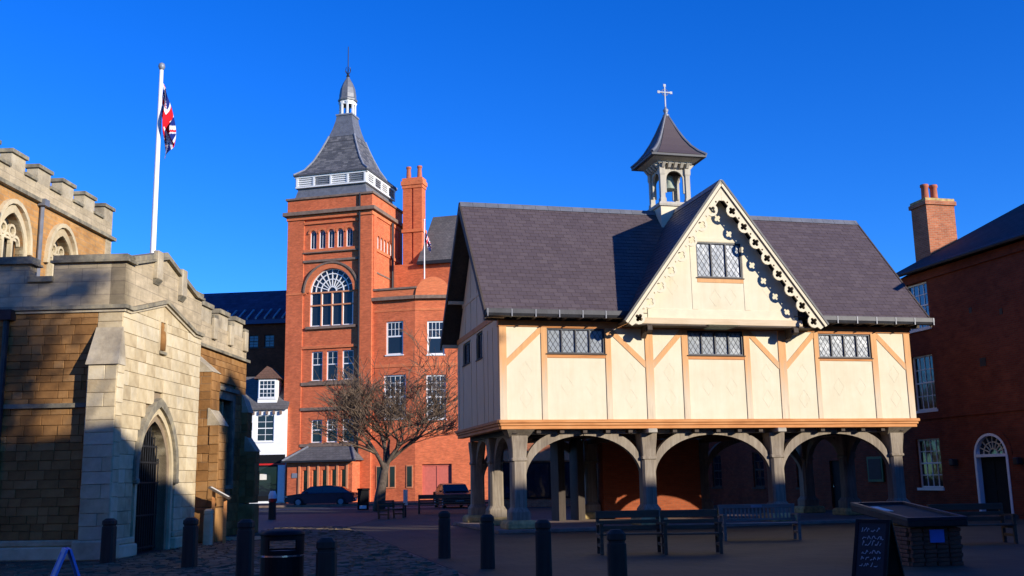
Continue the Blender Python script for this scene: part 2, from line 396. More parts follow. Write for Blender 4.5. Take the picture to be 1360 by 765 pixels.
def slates(name, mat, parent, o, eu, ev, width, length, sw, sh, clip=None, lift=.0, tinted=True):
    "courses of overlapping slates on a slope: o corner, eu along the eave, ev up the slope"
    o, eu, ev = Vector(o), Vector(eu).normalized(), Vector(ev).normalized(); nn = eu.cross(ev).normalized()
    if nn.z < 0: nn = -nn
    V = []; F = []; T = []; rows = int(length/sh); rnd = random.Random(hash(name) % 997)
    for r in range(rows):
        y0 = r*sh; y1 = min(length, y0+sh*1.25); x = -(r % 2)*sw*.5
        while x < width:
            xa, xb = max(0, x+.004), min(width, x+sw-.004); x += sw
            if xb-xa < .03: continue
            cen = o+eu*(xa+xb)/2+ev*(y0+sh/2)
            if clip and not clip(cen): continue
            t = rnd.random(); j = rnd.uniform(-.004, .004); k = rnd.uniform(-.006, .006); n = len(V)
            top0, top1 = .022+j*.7+lift, .010+lift
            V += [o+eu*xa+ev*(y0+k)+nn*top0, o+eu*xb+ev*(y0+k)+nn*top0, o+eu*xb+ev*y1+nn*top1, o+eu*xa+ev*y1+nn*top1,
                  o+eu*xa+ev*(y0+k)+nn*(top0-.010), o+eu*xb+ev*(y0+k)+nn*(top0-.010)]
            F += [(n, n+1, n+2, n+3), (n, n+4, n+5, n+1), (n, n+3, n+4), (n+1, n+5, n+2)]; T += [t]*4
    me = bpy.data.meshes.new(name); me.from_pydata([tuple(v) for v in V], [], F); me.materials.append(MATS[mat])
    at = me.attributes.new('tint', 'FLOAT', 'FACE'); at.data.foreach_set('value', T)
    ob = link(name, me, parent); ob['kind'] = 'stuff'; return ob

_blk = {}
def block_mesh(l, h, dep, ax, mat):
    k = (round(l, 2), round(h, 2), dep, ax, mat)
    if k not in _blk:
        mb = MB(); g_ = .004
        if ax == 'v': mb.box(-l/2+g_, l/2-g_, -dep/2, dep/2, -h/2+g_, h/2-g_)
        else: mb.box(-dep/2, dep/2, -l/2+g_, l/2-g_, -h/2+g_, h/2-g_)
        me = bpy.data.meshes.new('block'); me.from_pydata(mb.v, [], mb.f)
        bm = bmesh.new(); bm.from_mesh(me); bmesh.ops.recalc_face_normals(bm, faces=bm.faces)
        bmesh.ops.bevel(bm, geom=bm.edges[:], offset=.008, segments=1, affect='EDGES'); bm.to_mesh(me); bm.free()
        me.materials.append(MATS[mat]); _blk[k] = me
    return _blk[k]
def masonry(parent, fn, ax, a0, a1, z0, z1, mat, hs=(.28, .34), ls=(.35, .8), skip=None, dep=.16, name='block', seed=1, jit=.005):
    "courses of single stones set 2 cm proud of the bed; skip(z0,z1) gives the opening's interval"
    rnd = random.Random(seed); z = z0; cnt = 0
    while z < z1-.1:
        h = round(rnd.uniform(*hs)/.02)*.02
        if z+h > z1-.12: h = round(z1-z, 2)
        ivs = [(a0, a1)]
        if skip:
            for lo, hi in skip(z, z+h):
                ivs = [q for (p0, p1) in ivs for q in ((p0, min(p1, lo)), (max(p0, hi), p1)) if q[1]-q[0] > .08]
        for p0, p1 in ivs:
            a = p0
            while a < p1-.02:
                l = round(rnd.uniform(*ls)/.05)*.05
                if a+l > p1-.18: l = p1-a
                o = link(name, block_mesh(l, h, dep, ax, mat), parent)
                o.location = fn(a+l/2, dep/2-.02+rnd.uniform(-jit, jit), z+h/2); cnt += 1
                a += l
        z += h
    return cnt

# ------------------------------------------------------------------ ground
def sheet(name, pts, z, mat):
    me = bpy.data.meshes.new(name); me.from_pydata([(x, y, z) for x, y in pts], [], [tuple(range(len(pts)))])
    me.materials.append(MATS[mat]); return struct(link(name, me))
sheet('ground', [(-400, -300), (400, -300), (400, 500), (-400, 500)], 0, 'asphalt')
sheet('square_paving', [(1.8, 8), (26, 8), (26, 60), (-6.2, 60), (-6.2, 38.7)], .004, 'flagstones')
sheet('sett_pavement', [(-22, 4), (2.9, 4), (1.75, 8), (-6.25, 38.7), (-6.25, 56), (-22, 56)], .004, 'setts')
# single setts near the camera, too many and too small to pick apart
rs = random.Random(77); SV = []; SF = []; ST = []
ang = .62; cA, sA = math.cos(ang), math.sin(ang)
def in_setts(x, y):
    if y < 11 or y > 39 or x < -13: return False
    edge = 1.75+(y-8)*(-6.25-1.75)/(38.7-8)
    if x > edge-.15: return False
    if y > 22.6 and x < -8.75: return False
    return True
row = 0; q = -30.0
while q < 45:
    p = -45.0+(row % 2)*.15
    while p < 45:
        l = rs.uniform(.24, .34); x, y = (p+l/2)*cA-(q+.09)*sA, (p+l/2)*sA+(q+.09)*cA
        if in_setts(x, y):
            n = len(SV); z = .028+rs.uniform(-.007, .007); tx, ty = rs.uniform(-.012, .012), rs.uniform(-.012, .012)
            for (hx, hy, zz) in ((l/2-.012, .078, .0), (l/2-.03, .060, 1)):
                for sx, sy in ((-1, -1), (1, -1), (1, 1), (-1, 1)):
                    a_, b_ = sx*hx, sy*hy
                    SV.append((x+a_*cA-b_*sA, y+a_*sA+b_*cA, .005 if zz == 0 else z+tx*sx+ty*sy))
            SF += [(n+4, n+5, n+6, n+7)]+[(n+i, n+(i+1) % 4, n+4+(i+1) % 4, n+4+i) for i in range(4)]; ST += [rs.random()]*5
        p += l
    q += .175; row += 1
me = bpy.data.meshes.new('setts'); me.from_pydata(SV, [], SF); me.materials.append(MATS['sett_stone'])
at = me.attributes.new('tint', 'FLOAT', 'FACE'); at.data.foreach_set('value', ST)
so_ = stuff(link('setts', me)); tag(so_, 'worn grey brown stone setts paving the shaded foreground on the left', 'setts')
struct(MB().box(-40, 24, 73.6, 73.75, 0, .13).build('kerb', 'tower_stone'))
struct(MB().box(-40, 24, 73.76, 82, 0, .12).build('far_pavement', 'asphalt'))
sheet('road_line', [(-24, 66.2), (-2, 66.2), (-2, 66.5), (-24, 66.5)], .012, 'white_paint')
struct(MB().box(-9.3, -6.9, 30.6, 30.78, 0, .11).build('church_kerb', 'limestone'))

# ------------------------------------------------------------------ the timber-framed hall on pillars
L, DP = 14.67, 6.92
Z1, Z2, ZR, ZE = 3.43, 6.38, 11.24, 6.775
HALL = thing('timber_framed_hall', 'cream plastered timber framed hall raised on oak pillars with slate roof and bell turret', 'building', (-0.44, 31.762, 0), .2443)
F0 = FV(0.0)
GAB = [(0, Z1), (DP, Z1), (DP, Z2+.15), (DP/2, ZR-.25), (0, Z2+.15)]
# floor slab under the pillars
MB().box(-.15, L+.15, -.15, DP+.3, 0, .12).build('plinth', 'tower_stone', HALL, bevel=.02)
# walls behind the frame
side = MB().plate(FUn(.02), GAB, [rect(2.5, 3.5, 5.68, 6.6), rect(4.55, 5.9, 5.75, 6.55)], 0, .15).build('gable_wall', 'side_board', HALL)
MB().plate(FUp(L-.02), GAB, [], 0, .15).build('gable_wall', 'plaster', HALL)
MB().box(.1, L-.1, DP-.2, DP, Z1, Z2+.1).build('rear_wall', 'plaster', HALL)
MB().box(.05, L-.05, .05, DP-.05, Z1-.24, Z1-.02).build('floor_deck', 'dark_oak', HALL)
MB().box(.1, L-.1, .25, .3, Z1, Z2+.1).build('inner_lining', 'plaster', HALL)
# front posts
POSTS = [(0, .24), (1.36, 1.56), (3.5, 3.7), (4.86, 5.14), (6.14, 6.36), (8.36, 8.58), (9.62, 9.90), (10.96, 11.14), (13.14, 13.37), (14.43, L)]
for a0, a1 in POSTS: fpart('post', F0, a0, a1, Z1, 6.36, -.012, .2, 'limewashed_oak', HALL, .008)
fpart('wall_plate', F0, -.02, L+.02, 6.362, 6.56, -.03, .2, 'orange_oak', HALL)
# plaster panels with raised lozenge mouldings
WINS = {1: (5.52, 6.33), 4: (5.52, 6.33), 7: (5.49, 6.31)}
for i in range(len(POSTS)-1):
    a0, a1 = POSTS[i][1]+.003, POSTS[i+1][0]-.003
    ztop = 5.38 if i in WINS else 6.36
    p = fpart('plaster_panel', F0, a0, a1, Z1, ztop, .015, .2, 'plaster', HALL)
    w = a1-a0
    spots = [(a0+w*.33, 4.5), (a0+w*.75, 4.5)] if i in WINS else [(a0+w*.55, 4.95), (a0+w*.55, 4.1)]
    for ca, cz in spots:
        mb = MB(); r1, r2 = .20, .30
        c4 = [(ca, cz+r2), (ca+r1, cz), (ca, cz-r2), (ca-r1, cz)]
        for k in range(4): fbar(mb, F0, c4[k], c4[(k+1) % 4], .012, .011, .0152)
        mb.build('lozenge_moulding', 'plaster', p)
    if i in WINS:
        fpart('window_rail', F0, a0, a1, 5.383, WINS[i][0]-.03, -.008, .2, 'orange_oak', HALL)
        fpart('window_rail', F0, a0, a1, WINS[i][1]+.003, 6.36, -.008, .2, 'orange_oak', HALL)
def brace(p, q):
    fbar(MB(), F0, p, q, .17, -.002, .1).build('brace', 'limewashed_oak', HALL)
for p, q in (((.2, 5.18), (1.38, 6.3)), ((3.68, 6.3), (4.9, 5.15)), ((5.1, 5.15), (6.17, 6.3)), ((8.55, 6.3), (9.66, 5.15)), ((9.86, 5.15), (10.98, 6.3)), ((13.35, 6.3), (14.47, 5.15))): brace(p, q)

def lattice_window(parent, fn, a0, a1, z0, z1, n, rec=.03, fw=.045, frame='lead_dark', px=.17, pz=.26):
    lw = (a1-a0-fw)/n
    holes = [rect(a0+fw+i*lw, a0+(i+1)*lw, z0+fw, z1-fw) for i in range(n)]
    w = MB().plate(fn, rect(a0, a1, z0, z1), holes, rec, rec+.09).build('window', frame, parent)
    for h in holes:
        x0, x1, y0, y1 = h[0][0], h[1][0], h[0][1], h[2][1]
        fpart('pane', fn, x0, x1, y0, y1, rec+.055, rec+.062, 'leaded_glass', w)
        mb = MB()
        for sgn in (1, -1):
            k = -20
            while k < 21:
                # line: (x-x0)/px - sgn*(z-y0)/pz = k, clipped to the light
                pts = []
                for zz in (y0, y1):
                    xx = x0+px*(k+sgn*(zz-y0)/pz)
                    if x0-1e-6 <= xx <= x1+1e-6: pts.append((xx, zz))
                for xx in (x0, x1):
                    zz = y0+sgn*pz*((xx-x0)/px-k)
                    if y0+1e-6 < zz < y1-1e-6: pts.append((xx, zz))
                if len(pts) >= 2 and math.hypot(pts[0][0]-pts[1][0], pts[0][1]-pts[1][1]) > .03:
                    fbar(mb, fn, pts[0], pts[1], .011, rec+.046, rec+.0545)
                k += 1
        if mb.v: mb.build('lead_lattice', 'lead_dark', w)
    fpart('sill', fn, a0-.05, a1+.05, z0-.035, z0-.002, -.04, rec+.1, 'dark_oak', w)
    return w
lattice_window(HALL, F0, 1.57, 3.49, 5.52, 6.33, 4)
lattice_window(HALL, F0, 6.37, 8.35, 5.52, 6.33, 4)
lattice_window(HALL, F0, 11.15, 13.13, 5.49, 6.31, 4)
FS = FUn(.02)
lattice_window(HALL, FS, 2.5, 3.5, 5.68, 6.6, 2, rec=.06)
lattice_window(HALL, FS, 4.55, 5.9, 5.75, 6.55, 2, rec=.06)
# left gable framing and boards
a = .0
for v0, v1 in ((0.0, .26), (.95, 1.07), (1.7, 1.82), (2.33, 2.5), (3.5, 3.68), (4.38, 4.55), (5.9, 6.06), (DP-.24, DP)):
    fpart('side_post', FS, v0, v1, Z1, min(6.45, 6.45), -.014, .08, 'side_board', HALL)
for v0, v1 in ((1.3, 1.45), (2.35, 2.5), (DP/2-.1, DP/2+.1), (4.4, 4.55), (5.4, 5.55)):
    zt = Z2+.15+(ZR-.4-Z2-.15)*(1-abs((v0+v1)/2-DP/2)/(DP/2))-.12
    fpart('side_post', FS, v0, v1, 6.84, zt, -.014, .08, 'side_board', HALL)
fpart('side_rail', FS, 0.0, DP, 6.66, 6.84, -.03, .08, 'orange_oak', HALL)
fpart('side_rail', FS, 1.0, DP-1.0, 7.9, 8.03, -.02, .08, 'side_board', HALL)
# moulded beams round the jetty
for (fn, x0, x1, m) in ((F0, -.06, L+.06, 'orange_oak'), (FUn(0.0), -.06, DP+.06, 'orange_oak'), (FUp(L), -.06, DP+.06, 'orange_oak')):
    e = 0 if fn is F0 else .002
    fpart('jetty_beam', fn, x0, x1, 3.33+e, 3.43-e, -.10, .22, m, HALL, .012)
    fpart('jetty_beam', fn, x0+.04, x1-.04, 3.25+e, 3.329, -.06, .22, m, HALL, .012)
    fpart('jetty_beam', fn, x0+.08, x1-.08, 3.14+e, 3.249, -.02, .22, m, HALL, .012)
for k in range(19):
    u = .5+k*(L-1)/18
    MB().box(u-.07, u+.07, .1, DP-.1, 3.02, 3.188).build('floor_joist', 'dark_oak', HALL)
# pillars, arch braces and arcade plates
def pillar(u, v, lit=True, mat='grey_oak'):
    mb = MB(); ch = .07
    def oct_(r, z, c=ch):
        return [(u+x, v+y, z) for x, y in ((-r+c, -r), (r-c, -r), (r, -r+c), (r, r-c), (r-c, r), (-r+c, r), (-r, r-c), (-r, -r+c))]
    mb.loft([oct_(.31, .38, .04), oct_(.31, .62, .04), oct_(.235, .76), oct_(.225, 2.16), oct_(.255, 2.19, .03), oct_(.255, 2.25, .03),
             oct_(.23, 2.28, .03), oct_(.24, 2.5, .03), oct_(.27, 2.8, .03), oct_(.28, 3.0, .03)])
    p = mb.build('pillar', mat, HALL)
    MB().square([(.48, .12), (.48, .30), (.41, .38)], (u, v)).build('stone_base', 'moss_stone', p, bevel=.03)
    return p
PU = [.66, 4.96, 9.5, 14.0]; PVs = [.5, 3.46, 6.45]
for u in PU: pillar(u, .5)
for u in (.62, 14.0):
    for v in PVs[1:]: pillar(u, v)
pillar(4.96, 6.45); pillar(9.5, 6.45)
for u in PU[1:3]: MB().box(u-.16, u+.16, -.14, .9, 3.0, 3.138).build('beam_end', 'grey_oak_rail', HALL, bevel=.02)
for u in (PU[0], PU[3]):
    MB().quadbox([(u-.3, .3, 2.9), (u+.3, .3, 2.9), (u+.3, .7, 2.9), (u-.3, .7, 2.9), (u-.45, -.02, 3.136), (u+.45, -.02, 3.136), (u+.45, .7, 3.136), (u-.45, .7, 3.136)]).build('corner_bracket', 'grey_oak', HALL)
def arch_pair(fn, p0, p1, mat='grey_oak', zs=1.60, zc=2.95, w=.2):
    c = (p0+p1)/2; r = (p1-p0)/2-.23; t = .26
    for sgn in (1, -1):
        A = [(1-k/14)*math.pi/2 for k in range(15)]
        A = [x for x in A]
        inn = [(c+sgn*r*math.cos(x), zs+(zc-zs)*math.sin(x)) for x in A]
        out = [(c+sgn*(r+.02+t*.55*(1-math.cos(x)))*1.0*math.cos(x)+sgn*.0, zs+(zc-zs+t*.50)*math.sin(x)+.32*math.cos(x)) for x in A]
        inn[0] = (c+sgn*.012, inn[0][1]); out[0] = (c+sgn*.012, out[0][1])
        out = [(min(max(a, c-r-.06), c+r+.06), min(z, 3.06)) for a, z in out]
        MB().plate(fn, inn+out[::-1], [], -w/2, w/2).build('arch_brace', mat, HALL)
    fpart('arcade_plate', fn, p0+.36, p1-.36, 3.0, 3.135, -.13, .13, 'grey_oak_rail', HALL)
for a_, b_ in zip(PU[:-1], PU[1:]): arch_pair(FV(.5), a_, b_)
for u in (.62, 14.0):
    for a_, b_ in zip(PVs[:-1], PVs[1:]): arch_pair(FUn(u), a_, b_)
arch_pair(FV(6.45), .62, 4.96); arch_pair(FV(6.45), 9.5, 14.0)
for u in PU[1:3]:      # cross braces under the floor
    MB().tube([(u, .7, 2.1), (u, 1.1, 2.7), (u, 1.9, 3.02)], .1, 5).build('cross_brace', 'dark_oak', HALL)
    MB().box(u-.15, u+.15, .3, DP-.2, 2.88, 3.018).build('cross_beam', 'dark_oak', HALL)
# brick stair block at the back
MB().box(5.3, 9.2, 5.9, 6.75, .12, 3.0).build('stair_wall', 'inner_brick', HALL)
MB().box(3.35, 3.6, 5.2, 6.2, .12, 3.0).build('stair_wall', 'dark_oak', HALL)
MB().box(4.15, 4.4, 5.4, 6.4, .12, 3.0).build('stair_wall', 'dark_oak', HALL)

# main roof
pit = math.atan2(ZR-ZE, DP/2+.5)
og = .54
rl = math.hypot(ZR-ZE, DP/2+.5)
def slope(mb, v_e, v_r, u0, u1, t=.13):
    n = Vector((0, (ZR-ZE) * (-1 if v_e < v_r else 1), abs(v_r-v_e))).normalized()*t
    P = [(u0, v_e, ZE), (u1, v_e, ZE), (u1, v_r, ZR), (u0, v_r, ZR)]
    return mb.quadbox([tuple(Vector(p)-n) for p in P]+P)
front = slope(MB(), -.5, DP/2, -og, L+og).build('roof_slope', 'dark_oak', HALL)
back = slope(MB(), DP+.5, DP/2, -og, L+og).build('roof_slope', 'dark_oak', HALL)
slates('slates', 'slate', front, (-og, -.5, ZE), (1, 0, 0), (0, DP/2+.5, ZR-ZE), L+2*og, rl, .30, .195)
slates('slates', 'slate', back, (-og, DP+.5, ZE), (1, 0, 0), (0, -DP/2-.5, ZR-ZE), L+2*og, rl, .30, .195)
k = 0; u = -og
while u < L+og-.05:
    u1 = min(u+.46, L+og); c = DP/2
    MB().quadbox([(u, c-.17, ZR-.13), (u1-.008, c-.17, ZR-.13), (u1-.008, c+.17, ZR-.13), (u, c+.17, ZR-.13),
                  (u, c-.04, ZR+.07), (u1-.008, c-.04, ZR+.07), (u1-.008, c+.04, ZR+.07), (u, c+.04, ZR+.07)]).build('ridge_tile', 'lead', HALL)
    u = u1
# gutters with brackets
for g0, g1 in ((-og, 4.15), (10.75, L+og+.05)):
    gm = MB(); pr = [(-.62, 6.60), (-.66, 6.68), (-.66, 6.80), (-.63, 6.80), (-.60, 6.69), (-.50, 6.69), (-.47, 6.72), (-.47, 6.62), (-.53, 6.58)]
    gm.loft([[(g, y, z) for y, z in pr] for g in (g0, g1)])
    gt = gm.build('gutter', 'lead_dark', HALL)
    n = int((g1-g0)/.75)
    for k in range(n+1):
        g = g0+.03+(g1-g0-.09)*k/n
        MB().box(g, g+.035, -.675, -.45, 6.575, 6.812).build('gutter_joint', 'lead', gt)
    MB().box(g0, g1, -.655, -.645, 6.803, 6.822).build('gutter_lip', 'lead_dark', gt)
for k in range(30):
    u = .1+k*(L-.2)/29
    if 4.4 < u < 10.5: continue
    MB().quadbox([(u-.05, -.48, 6.60), (u+.05, -.48, 6.60), (u+.05, .1, 6.565), (u-.05, .1, 6.565), (u-.05, -.48, 6.66), (u+.05, -.48, 6.66), (u+.05, .1, 6.75), (u-.05, .1, 6.75)]).build('rafter_foot', 'dark_oak', HALL)
MB().box(-og+.1, L+og-.1, -.02, .2, 6.562, 6.9).build('eaves_board', 'dark_oak', HALL)
# bargeboards on the main gables
for uu in (-og-.035, L+og-.025):
    for sgn in (-1, 1):
        c = DP/2; e = c+sgn*(c+.52)
        f2 = FUn(uu)
        MB().plate(f2, [(c, ZR+.05), (e, ZE+.03), (e, ZE-.26), (c, ZR-.34)], [], 0, .06).build('bargeboard', 'dark_oak', HALL)
for v in (1.0, DP/2, DP-1.0, -.3, DP+.3):
    zc = ZE+(ZR-ZE)*(1-abs(v-DP/2)/(DP/2+.5))-.30
    MB().box(-og+.03, .1, v-.07, v+.07, zc-.12, zc).build('purlin_end', 'side_board', HALL)

# dormer gable
DC, DHW, DZ0, DZ1 = 7.40, 3.50, 6.47, 11.19
DV, BV = -.50, -.95              # wall plane, bargeboard plane
DOR = MB()
w_out = [(DC-2.75, 6.5), (DC+2.75, 6.5), (DC+2.75, 7.2), (DC, 10.85), (DC-2.75, 7.2)]
dorm = DOR.plate(FV(DV), w_out, [rect(6.60, 8.22, 8.03, 9.22)], 0, .2).build('dormer_wall', 'plaster', HALL)
lattice_window(HALL, FV(DV), 6.60, 8.22, 8.03, 9.22, 3, rec=.02)
FD = FV(DV)
for a0, a1, z0, z1 in ((DC-2.85, DC+2.85, 6.44, 6.64), ):
    fpart('tie_beam', FD, a0, a1, z0, z1, -.10, .2, 'pale_oak', HALL, .01)
fpart('tie_beam', FD, DC-2.6, DC+2.6, 6.642, 6.95, -.022, .1, 'cream_paint', HALL, .01)
for a0, a1 in ((6.38, 6.58), (8.24, 8.44)): fpart('post', FD, a0, a1, 6.96, 9.5, -.012, .1, 'cream_paint', HALL)
fpart('window_rail', FD, 6.59, 8.23, 7.86, 7.99, -.016, .1, 'limewashed_oak', HALL)
fpart('window_rail', FD, 6.2, 8.6, 9.24, 9.36, -.016, .1, 'cream_paint', HALL)
for ca, cz in ((5.7, 7.7), (7.2, 7.35), (7.75, 7.4), (9.1, 7.7)):
    mb = MB(); c4 = [(ca, cz+.28), (ca+.2, cz), (ca, cz-.28), (ca-.2, cz)]
    for k in range(4): fbar(mb, FD, c4[k], c4[(k+1) % 4], .012, -.004, .002)
    mb.build('lozenge_moulding', 'plaster', dorm)
# dormer roof planes run back to the main ridge
tp = (DZ1-DZ0)/DHW
for sgn in (-1, 1):
    n = Vector((sgn*(DZ1-DZ0), 0, DHW)).normalized()
    P = [Vector((DC+sgn*DHW, BV-.02, DZ0)), Vector((DC, BV-.02, DZ1)), Vector((DC, DP/2+.1, DZ1)), Vector((DC+sgn*DHW, .0, DZ0))]
    rf = MB().quadbox([tuple(p-n*.12) for p in P]+[tuple(p) for p in P]).build('dormer_slope', 'dark_oak', HALL)
    def clip(c, s=sgn):
        zr = ZE+(ZR-ZE)*(c.y+.5)/(DP/2+.5); return c.z > zr-.12
    slates('slates', 'slate', rf, (DC+sgn*DHW, BV-.02, DZ0), (0, 1, 0), (-sgn*DHW, 0, DZ1-DZ0), DP/2+1.1, math.hypot(DHW, DZ1-DZ0), .30, .195, clip)
v = BV-.02
while v < DP/2-.6:
    MB().quadbox([(DC-.15, v, DZ1-.14), (DC+.15, v, DZ1-.14), (DC+.15, v+.44, DZ1-.14), (DC-.15, v+.44, DZ1-.14), (DC-.03, v, DZ1+.07), (DC+.03, v, DZ1+.07), (DC+.03, v+.44, DZ1+.07), (DC-.03, v+.44, DZ1+.07)]).build('ridge_tile', 'lead', HALL)
    v += .45
# pierced bargeboards
def quatrefoil(ca, cz, r, ang, n=5):
    pts = []
    for k in range(4):
        t = ang+k*math.pi/2; cx, cy = ca+r*.62*math.cos(t), cz+r*.62*math.sin(t)
        for j in range(n+1):
            q = t-1.95+3.9*j/n; pts.append((cx+r*.48*math.cos(q), cy+r*.48*math.sin(q)))
    return pts
def circ(ca, cz, r, n=8): return [(ca+r*math.cos(2*math.pi*k/n), cz+r*math.sin(2*math.pi*k/n)) for k in range(n)]
for sgn in (-1, 1):
    A = Vector((DC, DZ1+.02)); B = Vector((DC+sgn*(DHW+.02), DZ0-.0)); e = (B-A).normalized(); Ln = (B-A).length
    nin = Vector((-sgn*abs(e.y), -abs(e.x))).normalized() if False else Vector((e.y, -e.x))
    if nin.y > 0: nin = -nin      # towards the inside and below
    N = 9; pitch = Ln/(N+.12); hole = []; edge = []; wd, sc = .30, .20
    Q = lambda s, t: A+e*s+nin*t
    for k in range(N):
        s = pitch*(k+.58)
        for j in range(7):
            th = math.pi*(1-j/6); edge.append(Q(s+sc*math.cos(th)*1.08, wd+sc*.98*math.sin(th)+.02))
        if k: hole.append(circ(*Q(s-pitch/2, wd-.035), .035))
        hole.append(quatrefoil(*Q(s, wd+.01), .125, math.atan2(e.y, e.x)))
    smid = wd/abs(nin.y) * abs(nin.x)
    s_in = wd*abs(nin.x)/abs(e.x) if abs(e.x) > 1e-6 else 0
    outer = [tuple(Q(0, 0)), tuple(Q(Ln, 0)), tuple(Q(Ln, wd*.9))]+[tuple(p) for p in reversed(edge) if sgn*(p.x-DC) > .012]
    # close on the centre line of the gable
    last = outer[-1]; outer += [(DC+sgn*.003, last[1])] ; outer[0] = (DC+sgn*.003, A.y)
    MB().plate(FV(BV), outer, [h for h in hole if min(sgn*(p[0]-DC) for p in h) > .02], 0, .05).build('bargeboard', 'cream_paint', HALL)
    m1 = MB()
    P0, P1 = Q(0, .055), Q(Ln+.03, .055)
    fbar(m1, FV(BV), tuple(P0), tuple(P1), .09, -.05, -.003); m1.build('bargeboard_moulding', 'cream_paint', HALL)
    m1 = MB(); P0, P1 = Q(0, -.03), Q(Ln+.03, -.03)
    fbar(m1, FV(BV), tuple(P0), tuple(P1), .06, -.07, .10); m1.build('verge_slate', 'lead_dark', HALL)
    # soffit boards between the bargeboard and the wall
for a0 in (DC-2.7, DC+2.45):        # scrolled brackets under the dormer
    b = MB().plate(FUn(a0), [(-.10, 6.44), (-.55, 6.44), (-.72, 6.36), (-.74, 6.22), (-.62, 6.14), (-.5, 6.2), (-.4, 6.28), (-.10, 6.02)], [circ(-.62, 6.27, .06)], 0, .16)
    b.build('scroll_bracket', 'dark_oak', HALL)
b = MB().quadbox([(7.0, -.52, 6.36), (7.75, -.52, 6.36), (7.75, .05, 6.36), (7.0, .05, 6.36), (6.8, -.68, 6.438), (7.95, -.68, 6.438), (7.95, .05, 6.438), (6.8, .05, 6.438)])
b.build('corbel', 'verdigris', HALL)
MB().box(DC-3.3, DC+3.3, -.60, .1, 6.39, 6.436).build('dormer_soffit', 'dark_oak', HALL)

# bell turret on the ridge
CX, CY = 7.46, 3.46
cb = MB().square([(.64, 10.3), (.64, 11.36), (.60, 11.40)], (CX, CY)).build('turret_base', 'cream_paint', HALL)
MB().square([(.70, 11.362), (.72, 11.43), (.66, 11.52)], (CX, CY)).build('turret_sill', 'turret_wood', cb)
for sx in (-1, 1):
    for sy in (-1, 1):
        MB().square([(.11, 11.5), (.11, 11.66), (.085, 11.72), (.085, 12.55), (.11, 12.62), (.11, 13.0)], (CX+sx*.5, CY+sy*.5)).build('turret_post', 'turret_wood', cb)
def turret_arch(fn, c):
    o = rect(c-.42, c+.42, 12.28, 13.0)
    o = [(c-.42, 13.0), (c-.42, 11.9)]+[(c-.33, 11.9)]+[(c+.33*math.cos(t), 12.42+.33*math.sin(t)) for t in [math.pi*(1-k/10) for k in range(11)]]+[(c+.33, 11.9), (c+.42, 11.9), (c+.42, 13.0)]
    hs_ = [circ(c-.34, 12.86, .05, 6), circ(c+.34, 12.86, .05, 6)]
    MB().plate(fn, o, hs_, 0, .07).build('turret_arch', 'turret_wood', cb)
    for q in (-.26, 0, .26): pass
turret_arch(FV(CY-.53), CX); turret_arch(FVb(CY+.53), CX); turret_arch(FUn(CX-.53), CY); turret_arch(FUp(CX+.53), CY)
mb = MB()
mb.box(CX-.5, CX+.5, CY-.05, CY+.05, 12.72, 12.84); mb.build('bell_beam', 'dark_oak', cb)
MB().lathe([(.02, 12.72), (.10, 12.70), (.15, 12.55), (.18, 12.35), (.26, 12.2), (.27, 12.16), (.02, 12.18)], (CX, CY), 14).build('bell', 'verdigris', cb, smooth=True)
MB().square([(.66, 13.0), (.66, 13.07), (.80, 13.12), (.92, 13.16), (.92, 13.20)], (CX, CY)).build('turret_cornice', 'turret_wood', cb)
for k in range(5):        # little brackets under the cornice
    t = -.48+.24*k
    for fn, c in ((FV(CY-.66), CX), (FUn(CX-.66), CY), (FUp(CX+.66), CY), (FVb(CY+.66), CY)):
        if fn(0, 0, 0)[1] > CY and False: pass
        cc = CX if fn(1, 0, 0)[0] == 1 else CY
        MB().quadbox([fn(cc+t-.05, -.0, 12.84), fn(cc+t+.05, -.0, 12.84), fn(cc+t+.05, .14, 12.80), fn(cc+t-.05, .14, 12.80), fn(cc+t-.06, -.13, 12.998), fn(cc+t+.06, -.13, 12.998), fn(cc+t+.06, .1, 12.998), fn(cc+t-.06, .1, 12.998)]).build('turret_bracket', 'turret_wood', cb)
prof = [(1.07, 13.17), (1.07, 13.25), (.86, 13.44), (.66, 13.70), (.47, 14.04), (.30, 14.42), (.14, 14.84), (.05, 15.08)]
tr = MB().square(prof, (CX, CY)).build('turret_roof', 'grey_slate', HALL)
for i in range(1, len(prof)-1):
    (r0, z0), (r1, z1) = prof[i], prof[i+1]
    for fnr in range(4):
        ca, sa = math.cos(fnr*math.pi/2), math.sin(fnr*math.pi/2)
        rot = lambda x, y: (CX+x*ca-y*sa, CY+x*sa+y*ca)
        w0, w1 = r0*.80, r1*.80
        pts = [(*rot(-w0, -r0-.02), z0+.01), (*rot(w0, -r0-.02), z0+.01), (*rot(w1, -r1-.02), z1+.01), (*rot(-w1, -r1-.02), z1+.01)]
        pts2 = [(*rot(-w0, -r0+.03), z0-.02), (*rot(w0, -r0+.03), z0-.02), (*rot(w1, -r1+.03), z1-.02), (*rot(-w1, -r1+.03), z1-.02)]
        MB().quadbox(pts2+pts).build('slate_course', 'slate', tr)
for sx in (-1, 1):
    for sy in (-1, 1):
        MB().tube([(CX+sx*r, CY+sy*r, z+.02) for r, z in prof[1:]], [.07, .065, .06, .055, .05, .045, .04], 6).build('hip_roll', 'lead', tr)
MB().lathe([(.10, 15.02), (.13, 15.10), (.06, 15.16), (.09, 15.24), (.11, 15.30), (.05, 15.38), (.03, 15.44)], (CX, CY), 10).build('finial', 'lead_pale', tr, smooth=True)
cr = MB(); cr.box(CX-.022, CX+.022, CY-.022, CY+.022, 15.42, 16.34); cr.box(CX-.25, CX+.25, CY-.02, CY+.02, 16.0, 16.045)
